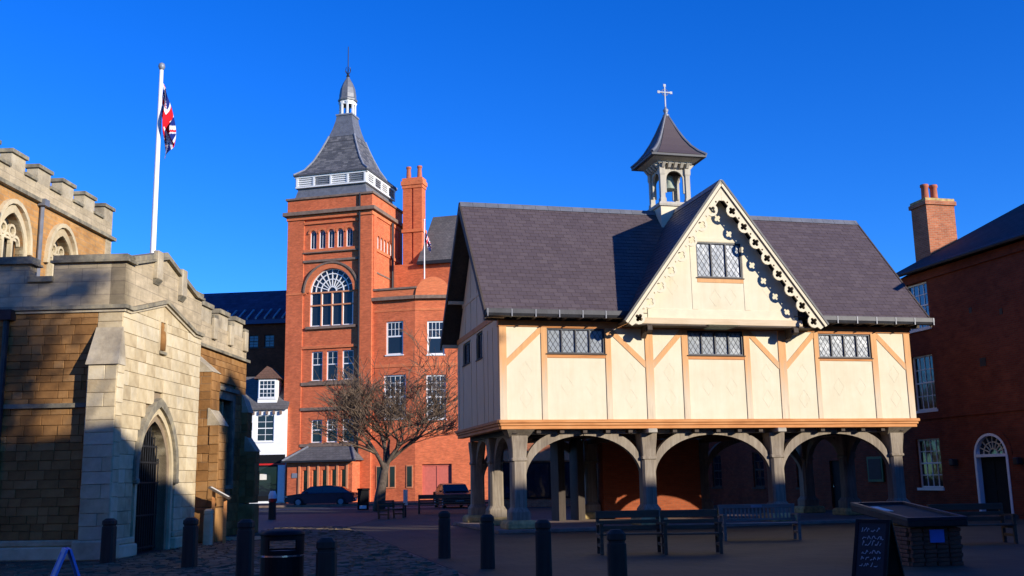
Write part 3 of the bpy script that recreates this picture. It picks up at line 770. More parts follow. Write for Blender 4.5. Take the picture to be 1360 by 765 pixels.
for (dx, dz) in ((-.25, 0), (.25, 0), (0, .28)):
    cr.box(CX+dx-.05, CX+dx+.05, CY-.015, CY+.015, 16.022+dz-.05, 16.022+dz+.05)
for q in range(10):
    t = 2*math.pi*q/10; t2 = 2*math.pi*(q+1)/10
    cr.tube([(CX+.13*math.cos(t), CY, 16.022+.13*math.sin(t)), (CX+.13*math.cos(t2), CY, 16.022+.13*math.sin(t2))], .015, 4)
cr.build('cross', 'lead_pale', tr)
# ------------------------------------------------------------------ church on the left
CH = thing('church', 'battlemented ironstone and limestone church with pointed porch doorway', 'church', (-9.1, 24.6, 0), -.0509)
VP0, VP1 = -.92, 4.2                  # porch front runs along local y, faces +x
FP = FUp(0.0); FSd = FV(VP0)
DCc, DHWo = 1.35, .92
door_o = pointed(DCc, DHWo, 1.95, 3.22, 0.0)
GA = [(VP0, 5.75), (VP0+.32, 5.75), (1.45, 6.27), (3.6, 5.78), (VP1, 5.78)]      # string course line
PT = [(VP0, 6.86), (VP0+.32, 6.86), (1.45, 7.42), (3.6, 6.80), (VP1, 6.80)]      # parapet top
pw = MB().plate(FP, [(VP0, 0), (VP1, 0)]+[(a, z) for a, z in reversed(GA)], [door_o[0:1]+door_o[1:]] if False else [], .10, .5) if False else None
outer = [(VP0+.1, 0), (DCc-DHWo, 0)]+[p for p in reversed(door_o[2:])]+[(DCc+DHWo, 0), (VP1, 0)]+[(a, z) for a, z in reversed(GA[1:])]+[(VP0+.1, 5.75)]
def dedupe(P):
    o = []
    for p in P:
        if not o or math.hypot(p[0]-o[-1][0], p[1]-o[-1][1]) > 1e-4: o.append(p)
    return o
pf = MB().plate(FP, dedupe(outer), [], .05, .34).build('porch_front', 'mortar', CH)
def arch_hw(z, hw, zs, za):
    if z <= zs: return hw
    if z >= za: return 0
    r = (hw*hw+(za-zs)**2)/(2*hw); return math.sqrt(max(0, r*r-(z-zs)**2))-(r-hw)
def skip_front(z0, z1):
    h = arch_hw(z0, 1.32, 1.95, 3.72)
    s = [(DCc-h, DCc+h)] if h > .05 else []
    if z1 > 5.0 and z0 < 5.85: s.append((1.27, 1.63))
    return s
masonry(pf, FP, 'u', VP0, VP1, .45, 5.75, 'limestone', skip=skip_front, seed=3)
# gable course between the shoulder and the raking string
for k in range(8):
    a0 = -.6+k*.52; a1 = a0+.51
    zt = lambda a: 5.75+(6.27-5.75)*(a+.60)/2.05 if a < 1.45 else 6.27-(6.27-5.78)*(a-1.45)/2.15
    if zt((a0+a1)/2) < 5.82: continue
    MB().plate(FP, [(a0, 5.755), (a1, 5.755), (a1, max(5.77, zt(a1)-.02)), (a0, max(5.77, zt(a0)-.02))], [], -.015, .1).build('block', 'limestone', pf)
for (d0, z0, z1) in ((-.16, 0, .30), (-.09, .302, .45)):
    for a0, a1 in ((VP0-.1, DCc-1.2), (DCc+1.2, VP1)): fpart('plinth_course', FP, a0, a1, z0, z1, d0, .12, 'limestone', pf, .03)
# moulded door arch in three orders
for k, (h0, h1, za0, za1, d0, d1, m) in enumerate(((1.18, 1.36, 3.58, 3.80, -.10, .1, 'coping_stone'), (1.06, 1.182, 3.40, 3.582, -.02, .12, 'limestone'), (.92, 1.062, 3.22, 3.402, .07, .3, 'limestone'), )):
    o1 = pointed(DCc, h1, 1.95, za1, 0 if k else 1.75); i1 = pointed(DCc, h0, 1.95, za0, 0 if k else 1.75)
    poly = [o1[1]]+o1[2:]+[o1[0]]+[i1[0]]+list(reversed(i1[2:]))+[i1[1]]
    MB().plate(FP, dedupe(poly), [], d0, d1).build('arch_moulding', m, CH)
for k, sg in enumerate((-1, 1)):
    a0 = DCc+sg*1.19
    fpart('label_stop', FP, a0-.13 if sg < 0 else a0-.02, a0+.02 if sg < 0 else a0+.13, 1.66, 1.80, -.14, .05, 'coping_stone', CH, .03)
# dark passage behind the doorway and the iron gate
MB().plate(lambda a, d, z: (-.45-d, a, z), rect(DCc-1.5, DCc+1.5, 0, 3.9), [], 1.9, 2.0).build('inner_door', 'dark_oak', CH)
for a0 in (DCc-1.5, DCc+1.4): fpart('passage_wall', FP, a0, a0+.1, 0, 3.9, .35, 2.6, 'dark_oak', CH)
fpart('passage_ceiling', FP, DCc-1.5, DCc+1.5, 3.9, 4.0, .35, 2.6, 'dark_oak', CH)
gate = MB()
for k in range(13):
    a = DCc-.84+k*.14; zt = 1.95+ (3.20-1.95)*.98 if abs(a-DCc) < .05 else None
    z = 1.95
    while arch_hw(z, .9, 1.95, 3.2) > abs(a-DCc)+.01 and z < 3.19: z += .03
    gate.tube([FP(a, .26, .05), FP(a, .26, z)], .016, 5)
for z in (.12, .9, 1.7, 2.2, 2.6):
    h = arch_hw(z, .9, 1.95, 3.2)-.02; fbox(gate, FP, DCc-h, DCc+h, z-.02, z+.02, .245, .275)
gate.build('iron_gate', 'iron', CH)
# niche above the door
fpart('niche_back', FP, 1.27, 1.63, 5.0, 5.86, .045, .1, 'ironstone', CH)
fpart('niche_sill', FP, 1.22, 1.68, 4.93, 5.0, -.06, .05, 'coping_stone', CH)
fpart('niche_jamb', FP, 1.20, 1.268, 5.002, 5.86, -.03, .05, 'limestone', CH); fpart('niche_jamb', FP, 1.632, 1.70, 5.002, 5.86, -.03, .05, 'limestone', CH)
MB().lathe([(.02, 5.02), (.12, 5.03), (.13, 5.3), (.10, 5.5), (.05, 5.55), (.07, 5.62), (.06, 5.72), (.01, 5.76)], (-.02, 1.45), 8).build('niche_figure', 'ironstone', CH, smooth=True)
# string course, parapet, coping of the porch front
fstrip(MB(), FP, GA, -.02, .07, -.12, .1).build('string_course', 'coping_stone', CH)
fstrip(MB(), FP, GA, -.09, -.022, -.06, .1).build('string_course', 'parapet_stone', CH)
MB().plate(FP, [(a, z+.072) for a, z in GA]+[(a, z) for a, z in reversed(PT)], [], .0, .35).build('porch_parapet', 'ashlar', CH)
cop = PT
fstrip(MB(), FP, cop, .0, .06, -.10, .45).build('coping', 'coping_stone', CH)
fstrip(MB(), FP, cop, .062, .19, -.05, .40).build('coping', 'coping_stone', CH)
for a in (.86, 2.55):               # panelled piers of the parapet
    zz = 7.42-(abs(a-1.45))*.27
    MB().quadbox([FP(a-.17, -.03, zz-.62), FP(a+.17, -.03, zz-.62), FP(a+.17, .02, zz-.62), FP(a-.17, .02, zz-.62), FP(a-.17, -.12, zz-.5), FP(a+.17, -.12, zz-.5), FP(a+.17, .02, zz-.5), FP(a-.17, .02, zz-.5)]).build('parapet_pier', 'coping_stone', CH)
    fpart('parapet_pier', FP, a-.17, a+.17, zz-.498, zz+.24, -.12, .02, 'parapet_stone', CH, .02)
# side wall of the porch towards the camera
sw_ = MB().plate(FSd, rect(-9, -.1, 0, 5.75), [], .05, .5).build('side_wall', 'mortar', CH)
n1 = masonry(sw_, FSd, 'v', -4.6, -.60, .45, 5.74, 'ironstone', hs=(.15, .24), ls=(.22, .58), seed=5, jit=.012)
masonry(sw_, FSd, 'v', -.60, 0.0, .45, 5.74, 'limestone', seed=9)
for (d0, z0, z1) in ((-.16, 0, .30), (-.09, .302, .45)): fpart('plinth_course', FSd, -9, 0.1, z0, z1, d0, .12, 'limestone', sw_, .03)
fstrip(MB(), FSd, [(-9, 3.48), (-.62, 3.48)], -.05, .05, -.09, .1).build('string_course', 'coping_stone', CH)
fpart('wall_beyond_frame', FSd, -9, -4.6, .45, 5.74, -.02, .1, 'nave_stone', CH)
# stepped corner buttress
bt = MB().box(-.58, .06, VP0-.33, VP0+.02, .452, 4.38).build('corner_buttress', 'mortar', CH)
masonry(bt, FV(VP0-.35), 'v', -.60, .08, .45, 4.38, 'limestone', seed=12, ls=(.4, .6))
masonry(bt, FUn(-.60), 'u', VP0-.35, VP0, .45, 4.38, 'limestone', seed=13, ls=(.4, .6))
masonry(bt, FUp(.08), 'u', VP0-.35, VP0, .45, 4.38, 'limestone', seed=14, ls=(.4, .6))
MB().box(-.70, .20, VP0-.5, VP0, 0, .448).build('plinth_course', 'limestone', bt, bevel=.04)
MB().quadbox([(-.65, VP0-.42, 4.38), (.12, VP0-.42, 4.38), (.12, VP0+.02, 4.38), (-.65, VP0+.02, 4.38), (-.62, VP0-.02, 5.3), (.02, VP0-.02, 5.3), (.02, VP0+.02, 5.3), (-.62, VP0+.02, 5.3)]).build('weathering', 'parapet_stone', bt)
# side parapet: string, wall, merlons with copings
fstrip(MB(), FSd, [(-9, 5.75), (.12, 5.75)], -.02, .07, -.12, .1).build('string_course', 'coping_stone', CH)
fstrip(MB(), FSd, [(-9, 5.75), (.06, 5.75)], -.09, -.022, -.06, .1).build('string_course', 'parapet_stone', CH)
MB().plate(FSd, rect(-9, 0.0, 5.822, 6.42), [], 0, .35).build('porch_parapet', 'ashlar', CH)
fstrip(MB(), FSd, [(-2.35, 6.42), (-1.74, 6.42)], 0, .13, -.08, .42).build('coping', 'coping_stone', CH)
fstrip(MB(), FSd, [(-4.55, 6.42), (-3.95, 6.42)], 0, .13, -.08, .42).build('coping', 'coping_stone', CH)
for a0, a1 in ((-1.74, 0.0), (-3.95, -2.35), (-6.2, -4.55)):
    fpart('merlon', FSd, a0, a1, 6.422, 6.86, .0, .35, 'ashlar', CH)
    fpart('coping', FSd, a0-.06, a1+.10, 6.862, 6.92, -.10, .45, 'coping_stone', CH)
    fpart('coping', FSd, a0-.02, a1+.05, 6.922, 7.05, -.05, .40, 'coping_stone', CH)
MB().tube([FSd(-2.75, -.12, 0.2), FSd(-2.75, -.12, 5.6)], .07, 8).build('downpipe', 'iron', CH)
fpart('hopper_head', FSd, -2.92, -2.58, 5.5, 5.74, -.26, -.02, 'iron', CH)
fpart('porch_roof', FP, VP0+.3, VP1-.2, 5.9, 6.0, .35, 6.5, 'lead', CH)
MB().box(-6.5, -.5, VP1-.3, VP1-.02, 0, 6.4).build('porch_flank', 'ashlar', CH)
# aisle wall beyond the porch
AU = -.62; FA = FUp(AU); AV1 = 10.35
aw = MB().plate(FA, rect(VP1, AV1, 0, 5.75), [rect(7.55, 9.05, 1.6, 4.3)], .05, .6).build('aisle_wall', 'mortar', CH)
masonry(aw, FA, 'u', VP1, AV1, 0, 5.7, 'ironstone', hs=(.2, .3), ls=(.3, .7), seed=21, skip=lambda z0, z1: [(8.3-.95, 8.3+.95)] if z1 > 1.5 and z0 < 4.55 else [])
wf = MB().plate(FA, rect(7.33, 9.27, 1.48, 4.56), [rect(7.55, 9.05, 1.6, 4.3)], -.03, .35).build('window', 'coping_stone', CH)
fpart('pane', FA, 7.5, 9.1, 1.55, 4.35, .30, .32, 'dark_glass', wf)
for q in (-.25, .25): fpart('mullion', FA, 8.3+q-.05, 8.3+q+.05, 1.6, 4.3, .15, .29, 'limestone', wf)
fpart('hood_mould', FA, 7.2, 9.4, 4.562, 4.68, -.12, .05, 'coping_stone', wf)
MB().box(-6, AU-.05, AV1-.3, AV1-.02, 0, 6.4).build('aisle_flank', 'ashlar', CH)
fstrip(MB(), FA, [(VP1, 5.75), (AV1+.1, 5.75)], -.03, .06, -.12, .1).build('string_course', 'coping_stone', CH)
MB().plate(FA, rect(VP1, AV1, 5.812, 6.52), [], 0, .35).build('aisle_parapet', 'ashlar', CH)
k = 0; a = VP1+.1
while a < AV1-.3:
    a1 = min(a+.92, AV1)
    fpart('merlon', FA, a, a1, 6.522, 6.98, 0, .35, 'parapet_stone', CH)
    fpart('coping', FA, a-.04, a1+.04, 6.982, 7.12, -.07, .42, 'coping_stone', CH)
    fpart('parapet_pier', FA, a1+.05, a1+.38, 6.08, 6.75, -.10, .02, 'parapet_stone', CH, .02)
    fpart('coping', FA, a1+.06, a1+.48, 6.76, 6.85, -.06, .40, 'coping_stone', CH)
    a += 1.55
for (bv, bw, bu, zt, zlo) in ((5.0, .7, .36, 5.45, 3.6), (10.0, .5, -.12, 4.6, 3.0)):
    b_ = MB().box(AU-.1, bu-.3, bv, bv+bw, 0, zt-.6).build('aisle_buttress', 'mortar', CH)
    masonry(b_, FV(bv), 'v', AU, bu-.28, 1.0, zt-.6, 'ironstone', hs=(.22, .3), ls=(.3, .6), seed=31, jit=.015)
    masonry(b_, FUp(bu-.28), 'u', bv, bv+bw, zlo-.1, zt-.6, 'ironstone', hs=(.22, .3), ls=(.3, .5), seed=33, jit=.015)
    masonry(b_, FV(bv-.02), 'v', bu-.28, bu, 1.0, zlo-.3, 'ironstone', hs=(.22, .3), ls=(.3, .6), seed=32, jit=.015)
    masonry(b_, FUp(bu), 'u', bv, bv+bw, 1.0, zlo-.3, 'ironstone', hs=(.22, .3), ls=(.3, .5), seed=34, jit=.015)
    MB().box(AU-.1, bu+.04, bv-.06, bv+bw+.05, 0, .98).build('buttress_foot', 'ironstone', b_, bevel=.05)
    MB().quadbox([(AU, bv-.03, zt-.6), (bu-.24, bv-.03, zt-.6), (bu-.24, bv+bw+.03, zt-.6), (AU, bv+bw+.03, zt-.6), (AU, bv-.03, zt), (AU+.04, bv-.03, zt), (AU+.04, bv+bw+.03, zt), (AU, bv+bw+.03, zt)]).build('weathering', 'parapet_stone', b_)
    MB().quadbox([(bu-.35, bv-.03, zlo-.3), (bu+.04, bv-.03, zlo-.3), (bu+.04, bv+bw+.03, zlo-.3), (bu-.35, bv+bw+.03, zlo-.3), (bu-.35, bv-.03, zlo+.2), (bu-.3, bv-.03, zlo+.2), (bu-.3, bv+bw+.03, zlo+.2), (bu-.35, bv+bw+.03, zlo+.2)]).build('weathering', 'parapet_stone', b_)
# nave with clerestory
NU = -9.0; FN = FUp(NU); NV0, NV1 = 1.0, 17.65
wins = [(9.85-3.55*1.0, 1.0), (9.85, 1.0), (13.4, 1.0)]
nw = MB().plate(FN, rect(NV0, NV1, 0, 12.0), [pointed(c, hw*.86, 10.0, 11.2, 7.2) for c, hw in wins], 0, .6).build('nave_wall', 'nave_stone', CH)
for c, hw in wins:
    o1 = pointed(c, 1.05, 10.0, 11.5, 7.0); i1 = pointed(c, .86, 10.0, 11.2, 7.25)
    wf = MB().plate(FN, o1, [i1], -.06, .3).build('window', 'limestone', CH)
    MB().plate(FN, pointed(c, .87, 10.0, 11.21, 7.22), [], .34, .36).build('pane', 'dark_glass', wf)
    tr_ = MB()
    for q in (-.29, .29): fbox(tr_, FN, c+q-.05, c+q+.05, 7.25, 10.2, .10, .26)
    for q in (-.58, 0, .58):
        tr_.plate(FN, arcband(c+q, .22, .31, 10.15, 0, math.pi, 8, 1.15), [], .12, .24)
    for q in (-.29, .29):
        tr_.plate(FN, arcband(c+q, .15, .24, 10.62, 0, 2*math.pi-.001, 10), [], .12, .24)
    tr_.plate(FN, rect(c-.60, c+.60, 10.28, 10.36), [], .13, .23)
    tr_.build('tracery', 'limestone', wf)
    MB().plate(FN, [(c+q, z) for q, z in ((-1.25, 9.9), (-1.25, 10.05))]+[(c+1.22*math.cos(t), 10.05+1.62*math.sin(t)) for t in [math.pi*(1-k/12) for k in range(13)]]+[(c+1.25, 9.9), (c+1.08, 9.9)]+[(c+1.07*math.cos(t), 10.05+1.46*math.sin(t)) for t in [math.pi*k/12 for k in range(13)]]+[(c-1.08, 9.9)], [], -.16, .05).build('hood_mould', 'limestone', wf)
fstrip(MB(), FN, [(NV0, 12.02), (NV1+.15, 12.02)], -.02, .12, -.18, .1).build('string_course', 'coping_stone', CH)
MB().plate(FN, rect(NV0, NV1, 12.142, 12.75), [], -.02, .4).build('nave_parapet', 'ashlar', CH)
a = NV1-.85; k = 0
while a > NV0:
    fpart('merlon', FN, a, a+.95 if k else NV1, 12.752, 13.3, -.02, .4, 'parapet_stone', CH)
    fpart('coping', FN, a-.07, (a+.95 if k else NV1)+.07, 13.302, 13.44, -.10, .48, 'coping_stone', CH)
    fpart('coping', FN, a-.93, a-.072, 12.752, 12.86, -.10, .48, 'coping_stone', CH)
    a -= 1.83; k += 1
fpart('corner_quoin', FN, NV1-.55, NV1+.004, 0, 12.0, -.03, .4, 'ashlar', CH)
MB().tube([FN(11.62, -.12, 7), FN(11.62, -.12, 12.0)], .08, 8).build('downpipe', 'lead', CH)
fpart('hopper_head', FN, 11.45, 11.79, 11.9, 12.15, -.3, -.02, 'lead', CH)
MB().box(NU-8, NU-.6, NV1-.5, NV1-.02, 0, 12.7).build('nave_end', 'ashlar', CH)
MB().box(NU-8, NU-.5, NV0, NV1-.1, 12.2, 12.4).build('nave_roof', 'lead', CH)
MB().quadbox([(NU, VP0+.5, 6.3), (AU-.3, VP0+.5, 6.0), (AU-.3, AV1-.3, 6.0), (NU, AV1-.3, 6.3), (NU, VP0+.5, 7.2), (AU-.3, VP0+.5, 6.15), (AU-.3, AV1-.3, 6.15), (NU, AV1-.3, 7.2)]).build('aisle_roof', 'lead', CH)

# flags
def union(s, t):
    "colour of the flag at s along the fly (0-2) and t along the hoist (0-1)"
    B, Wt, Rd = (.012, .025, .16), (.72, .72, .72), (.55, .012, .02)
    x, y = s-1.0, t-.5
    if abs(x) < .1 or abs(y) < .1: return Rd
    if abs(x) < .167 or abs(y) < .167: return Wt
    dd = (abs(y)-abs(x)*.5)*.894
    q = (x > 0) == (y > 0)
    if abs(dd) < .1:
        if (0 < dd < .067) if ((x > 0) ^ (y > 0)) else (-.067 < dd < 0): return Rd
        return Wt
    return B
def flag(name, parent, fnpos, nx=56, ny=28):
    V = [fnpos(i/nx, j/ny) for j in range(ny+1) for i in range(nx+1)]
    F = [(j*(nx+1)+i, j*(nx+1)+i+1, (j+1)*(nx+1)+i+1, (j+1)*(nx+1)+i) for j in range(ny) for i in range(nx)]
    me = bpy.data.meshes.new(name); me.from_pydata(V, [], F)
    at = me.attributes.new('print', 'FLOAT_COLOR', 'FACE')
    cols = []
    for j in range(ny):
        for i in range(nx): cols += [*union(2*(i+.5)/nx, (j+.5)/ny), 1]
    at.data.foreach_set('color', cols); me.materials.append(MATS['flag_cloth'])
    for p in me.polygons: p.use_smooth = True
    o = link(name, me, parent); md = o.modifiers.new('s', 'SOLIDIFY'); md.thickness = .006; return o
FLG = thing('flagpole', 'tall white flagpole with limp union flag behind the porch parapet', 'flagpole', (-10.08, 28, 5.95))
MB().lathe([(.085, 0), (.08, 2), (.055, 7.55)], (0, 0), 12).build('pole', 'white_paint', FLG, smooth=True)
MB().lathe([(.02, 7.54), (.07, 7.58), (.10, 7.66), (.08, 7.74), (.02, 7.78)], (0, 0), 12).build('ball_finial', 'lead_pale', FLG, smooth=True)
def fp(s, t):
    # hoist stays on the pole, fly drops under its own weight with deep folds
    hx = .07+.44*s**.9*(.45+.55*t); z = 7.15-(1-t)*1.02*(1-.45*s)-1.55*s**1.05-.18*s*(1-t)
    y = .16*math.sin(s*9+t*2.2)*min(1, s*5)+.10*math.sin(t*8+s*3)*s
    x = hx+.10*math.sin(t*6.5+s*5)*s
    return (x, y, z)
flag('flag', FLG, fp)
# ------------------------------------------------------------------ red brick tower block with its wing
TW = thing('brick_tower_building', 'tall red brick tower block with lead and slate spire roof and lower wing', 'building', (-20.384, 90.646, 0), -.2556)
FT = FV(0.0)
arch5 = [(2.20+.88*k, 2.20+.88*k+.62) for k in range(5)]
H5 = [roundarch((a+b)/2, (b-a)/2, 23.85, 22.45, 6) for a, b in arch5]
BIGW = roundarch(4.38, 2.1, 18.45, 15.35, 20)
W3 = [(2.53, 3.6), (3.98, 5.05), (5.48, 6.55)]
H3 = [rect(a, b, 10.5, 13.1) for a, b in W3]; H2 = [rect(a+.08, b+.06, 5.1, 7.1) for a, b in W3]
tw = MB().plate(FT, rect(1.62, 7.0, 0, 25.6), H5+[BIGW]+H3+H2, .12, .6).build('tower_front', 'tower_brick', TW)
for a0, a1 in ((0, 1.62), (7.0, 8.25)): fpart('corner_pier', FT, a0, a1, 0, 25.6, 0, .6, 'tower_brick', TW)
SIDE5 = [(1.3+.78*k, 1.3+.78*k+.55) for k in range(5)]
FTs = FUp(8.25)
MB().plate(FTs, rect(.6, 7.35, 0, 25.6), [roundarch((a+b)/2, (b-a)/2, 23.3, 22.3, 6) for a, b in SIDE5], 0, .6).build('tower_side', 'tower_brick', TW)
fpart('corner_pier', FTs, .3, 1.0, 0, 25.6, -.08, .1, 'tower_brick', TW); fpart('corner_pier', FTs, 6.7, 7.35, 0, 25.6, -.08, .1, 'tower_brick', TW)
MB().box(0, .6, .6, 7.35, 0, 25.6).build('tower_side', 'tower_brick', TW)
MB().box(0, 8.25, 6.9, 7.35, 0, 25.6).build('tower_back', 'tower_brick', TW)
for z0, z1, p, m in ((25.2, 25.6, .10, 'tower_brick_trim'), (25.602, 25.95, .38, 'tower_stone'), (25.952, 27.1, .05, 'tower_brick'), (27.102, 27.3, .2, 'tower_stone')):
    MB().box(-p, 8.25+p, -p, 7.35+p, z0, z1).build('cornice', m, TW, bevel=.02)
# windows of the tower front
for (a, b), h in zip(arch5, H5):
    w = MB().plate(FT, h, [[((x-(a+b)/2)*.78+(a+b)/2, 22.52+(z-22.45)*.93) for x, z in h]], .22, .30).build('window', 'white_paint', TW)
    MB().plate(FT, [((x-(a+b)/2)*.8+(a+b)/2, 22.51+(z-22.45)*.94) for x, z in h], [], .27, .275).build('pane', 'dark_glass', w)
    MB().plate(FT, arcband((a+b)/2, .33, .52, 23.85, 0, math.pi, 8), [], .02, .2).build('arch_bricks', 'tower_brick_trim', w)
    fbox(MB(), FT, (a+b)/2-.02, (a+b)/2+.02, 22.5, 24.1, .24, .29).build('glazing_bars', 'white_paint', w)
for (a, b) in SIDE5:
    h = roundarch((a+b)/2, (b-a)/2, 23.3, 22.3, 6)
    w = MB().plate(FTs, h, [[((x-(a+b)/2)*.7+(a+b)/2, 22.37+(z-22.3)*.93) for x, z in h]], .15, .25).build('window', 'white_paint', TW)
    MB().plate(FTs, [((x-(a+b)/2)*.8+(a+b)/2, 22.36+(z-22.3)*.94) for x, z in h], [], .2, .21).build('pane', 'dark_glass', w)
fpart('string_course', FTs, .9, 6.8, 22.0, 22.28, -.1, .1, 'tower_brick_trim', TW)
fpart('string_course', FTs, 1.0, 6.7, 20.0, 20.15, -.06, .1, 'tower_stone', TW)
fpart('string_course', FT, 1.62, 7.0, 22.15, 22.4, -.02, .2, 'tower_brick_trim', TW)
fpart('string_course', FT, 1.62, 7.0, 22.05, 22.148, -.06, .2, 'tower_stone', TW)
fpart('string_course', FT, 1.62, 7.0, 21.2, 21.4, -.04, .2, 'tower_stone', TW)
fpart('string_course', FT, 1.62, 7.0, 24.75, 24.95, -.02, .2, 'tower_brick_trim', TW)
# large round-headed window with fanlight
w = MB().plate(FT, BIGW, [[(4.38+(x-4.38)*.955, 18.55+(z-18.55)*.955) for x, z in roundarch(4.38, 2.1, 18.45, 18.50, 20)[2:]],
    rect(2.42, 3.28, 15.45, 17.2), rect(3.45, 4.30, 15.45, 17.2), rect(4.46, 5.31, 15.45, 17.2), rect(5.48, 6.34, 15.45, 17.2),
    rect(2.42, 3.28, 17.32, 18.35), rect(3.45, 4.30, 17.32, 18.35), rect(4.46, 5.31, 17.32, 18.35), rect(5.48, 6.34, 17.32, 18.35)], .24, .36).build('window', 'white_paint', TW)
MB().plate(FT, [(4.38+(x-4.38)*.98, 15.4+(z-15.35)*.985) for x, z in BIGW], [], .33, .34).build('pane', 'dark_glass', w)
fan = MB()
for k in range(1, 10):
    t = math.pi*k/10; fbar(fan, FT, (4.38+.35*math.cos(t), 18.5+.35*math.sin(t)), (4.38+2.0*math.cos(t), 18.5+2.0*math.sin(t)), .075, .25, .325)
for r in (.35, 1.05, 1.55): fan.plate(FT, arcband(4.38, r, r+.09, 18.5, 0, math.pi, 16), [], .252, .323)
fan.build('glazing_bars', 'white_paint', w)
mb = MB()
for z in (17.26, 18.42): fbox(mb, FT, 2.28, 6.48, z-.07, z+.05, .16, .245)
for a in (3.365, 4.38, 5.395): fbox(mb, FT, a-.05, a+.05, 15.4, 17.18, .17, .243); fbox(mb, FT, a-.05, a+.05, 17.32, 18.34, .17, .243)
mb.build('mullion', 'terracotta', w)
MB().plate(FT, arcband(4.38, 2.1, 2.55, 18.45, 0, math.pi, 24), [], -.02, .2).build('arch_bricks', 'tower_brick_trim', w)
MB().plate(FT, arcband(4.38, 2.55, 2.72, 18.45, 0, math.pi, 24), [], -.10, .2).build('hood_mould', 'tower_stone', w)
fpart('sill', FT, 2.0, 6.8, 15.1, 15.33, -.1, .3, 'tower_stone', w)
fpart('string_course', FT, 0, 1.95, 18.3, 18.5, -.04, .1, 'tower_brick_trim', TW)
for (a, b) in W3:
    sash(TW, FT, a, b, 10.5, 13.1, .24, .09, 2, 2, meet=.55, sill='tower_stone', lower_bars=False)
    sash(TW, FT, a+.08, b+.06, 5.1, 7.1, .24, .09, 2, 2, meet=.55, sill='tower_stone', lower_bars=False)
fpart('string_course', FT, 1.62, 7.0, 13.35, 13.6, -.0, .2, 'tower_brick_trim', TW)
fpart('string_course', FT, 1.62, 7.0, 10.1, 10.38, -.05, .2, 'tower_stone', TW)
fpart('string_course', FT, 1.62, 7.0, 7.9, 8.15, -.05, .2, 'tower_stone', TW)
fpart('string_course', FT, 1.62, 7.0, 4.75, 5.0, -.05, .2, 'tower_stone', TW)
MB().tube([FT(7.12, -.14, 4.0), FT(7.12, -.14, 27.2)], .09, 8).build('downpipe', 'iron', TW)
# ground floor bay with lean-to slate roof
fb = FV(-1.6)
bh = [rect(2.75+.88*k, 3.25+.88*k, 1.0, 2.75) for k in range(5)]
bay = MB().plate(fb, rect(1.3, 7.3, 0, 3.5), bh, 0, .3).build('entrance_bay', 'tower_brick', TW)
MB().box(1.3, 1.6, -1.3, 0, 0, 3.5).build('bay_wall', 'tower_brick', bay); MB().box(7.0, 7.3, -1.3, 0, 0, 3.5).build('bay_wall', 'tower_brick', bay)
for h in bh:
    w = MB().plate(fb, h, [rect(h[0][0]+.05, h[1][0]-.05, 1.05, 2.7)], .1, .2).build('window', 'terracotta', bay)
    fpart('pane', fb, h[0][0], h[1][0], 1.0, 2.75, .17, .18, 'dark_glass', w)
for k in range(6): fpart('pilaster', fb, 2.45+.88*k-.09, 2.45+.88*k+.09, .2, 3.2, -.08, .1, 'terracotta', bay)
fpart('bay_band', fb, 1.25, 7.35, 3.2, 3.5, -.06, .1, 'tower_brick_trim', bay)
lr = MB().quadbox([(1.0, -2.0, 3.5), (7.7, -2.0, 3.5), (7.7, .1, 3.5), (1.0, .1, 3.5), (2.5, -.15, 4.72), (6.6, -.15, 4.72), (6.6, .1, 4.72), (2.5, .1, 4.72)]).build('bay_roof', 'grey_tiles', TW)
MB().tube([(7.7, -2.0, 3.52), (6.6, -.15, 4.75)], .12, 6).build('hip_roll', 'lead', lr); MB().tube([(1.0, -2.0, 3.52), (2.5, -.15, 4.75)], .12, 6).build('hip_roll', 'lead', lr)
MB().box(.95, 7.75, -2.12, -1.98, 3.38, 3.54).build('gutter', 'iron', lr)
fpart('name_plate', fb, 1.75, 2.25, 2.1, 2.5, -.04, .0, 'lead_pale', bay)
# the roof: lead skirt, louvred gallery, swept slate spire, lantern
TX, TY = 4.12, 3.67
MB().square([(3.55, 27.3), (3.3, 28.3)], (TX, TY)).build('lead_skirt', 'lead', TW)
gl = MB().square([(3.40, 28.3), (3.40, 29.45)], (TX, TY)).build('louvre_gallery', 'white_paint', TW)
for fn, cc in ((FV(TY-3.40), TX), (FUp(TX+3.40), TY), (FUn(TX-3.40), TY)):
    fbox(MB(), fn, cc-3.5, cc+3.5, 28.3, 28.42, -.16, .0).build('gallery_rail', 'white_paint', gl)
    fbox(MB(), fn, cc-3.58, cc+3.58, 29.25, 29.45, -.18, .0).build('gallery_rail', 'white_paint', gl)
    for k in range(5):
        a = cc-3.35+k*1.675; fbox(MB(), fn, a-.1, a+.1, 28.42, 29.25, -.16, .0).build('gallery_post', 'white_paint', gl)
    for k in range(4):
        a = cc-3.23+k*1.675
        m2 = MB()
        for q in range(4):
            z = 28.48+q*.2; m2.quadbox([fn(a, -.13, z), fn(a+1.45, -.13, z), fn(a+1.45, -.02, z+.12), fn(a, -.02, z+.12), fn(a, -.13, z+.03), fn(a+1.45, -.13, z+.03), fn(a+1.45, -.02, z+.15), fn(a, -.02, z+.15)])
        m2.build('louvre', 'lead_pale' if k % 2 else 'white_paint', gl)
sp = [(3.7, 29.42), (3.67, 29.55), (2.95, 30.15), (2.36, 31.1), (1.88, 32.2), (1.5, 33.2), (1.3, 33.8)]
spr = MB().square(sp, (TX, TY)).build('spire_roof', 'grey_slate', TW)
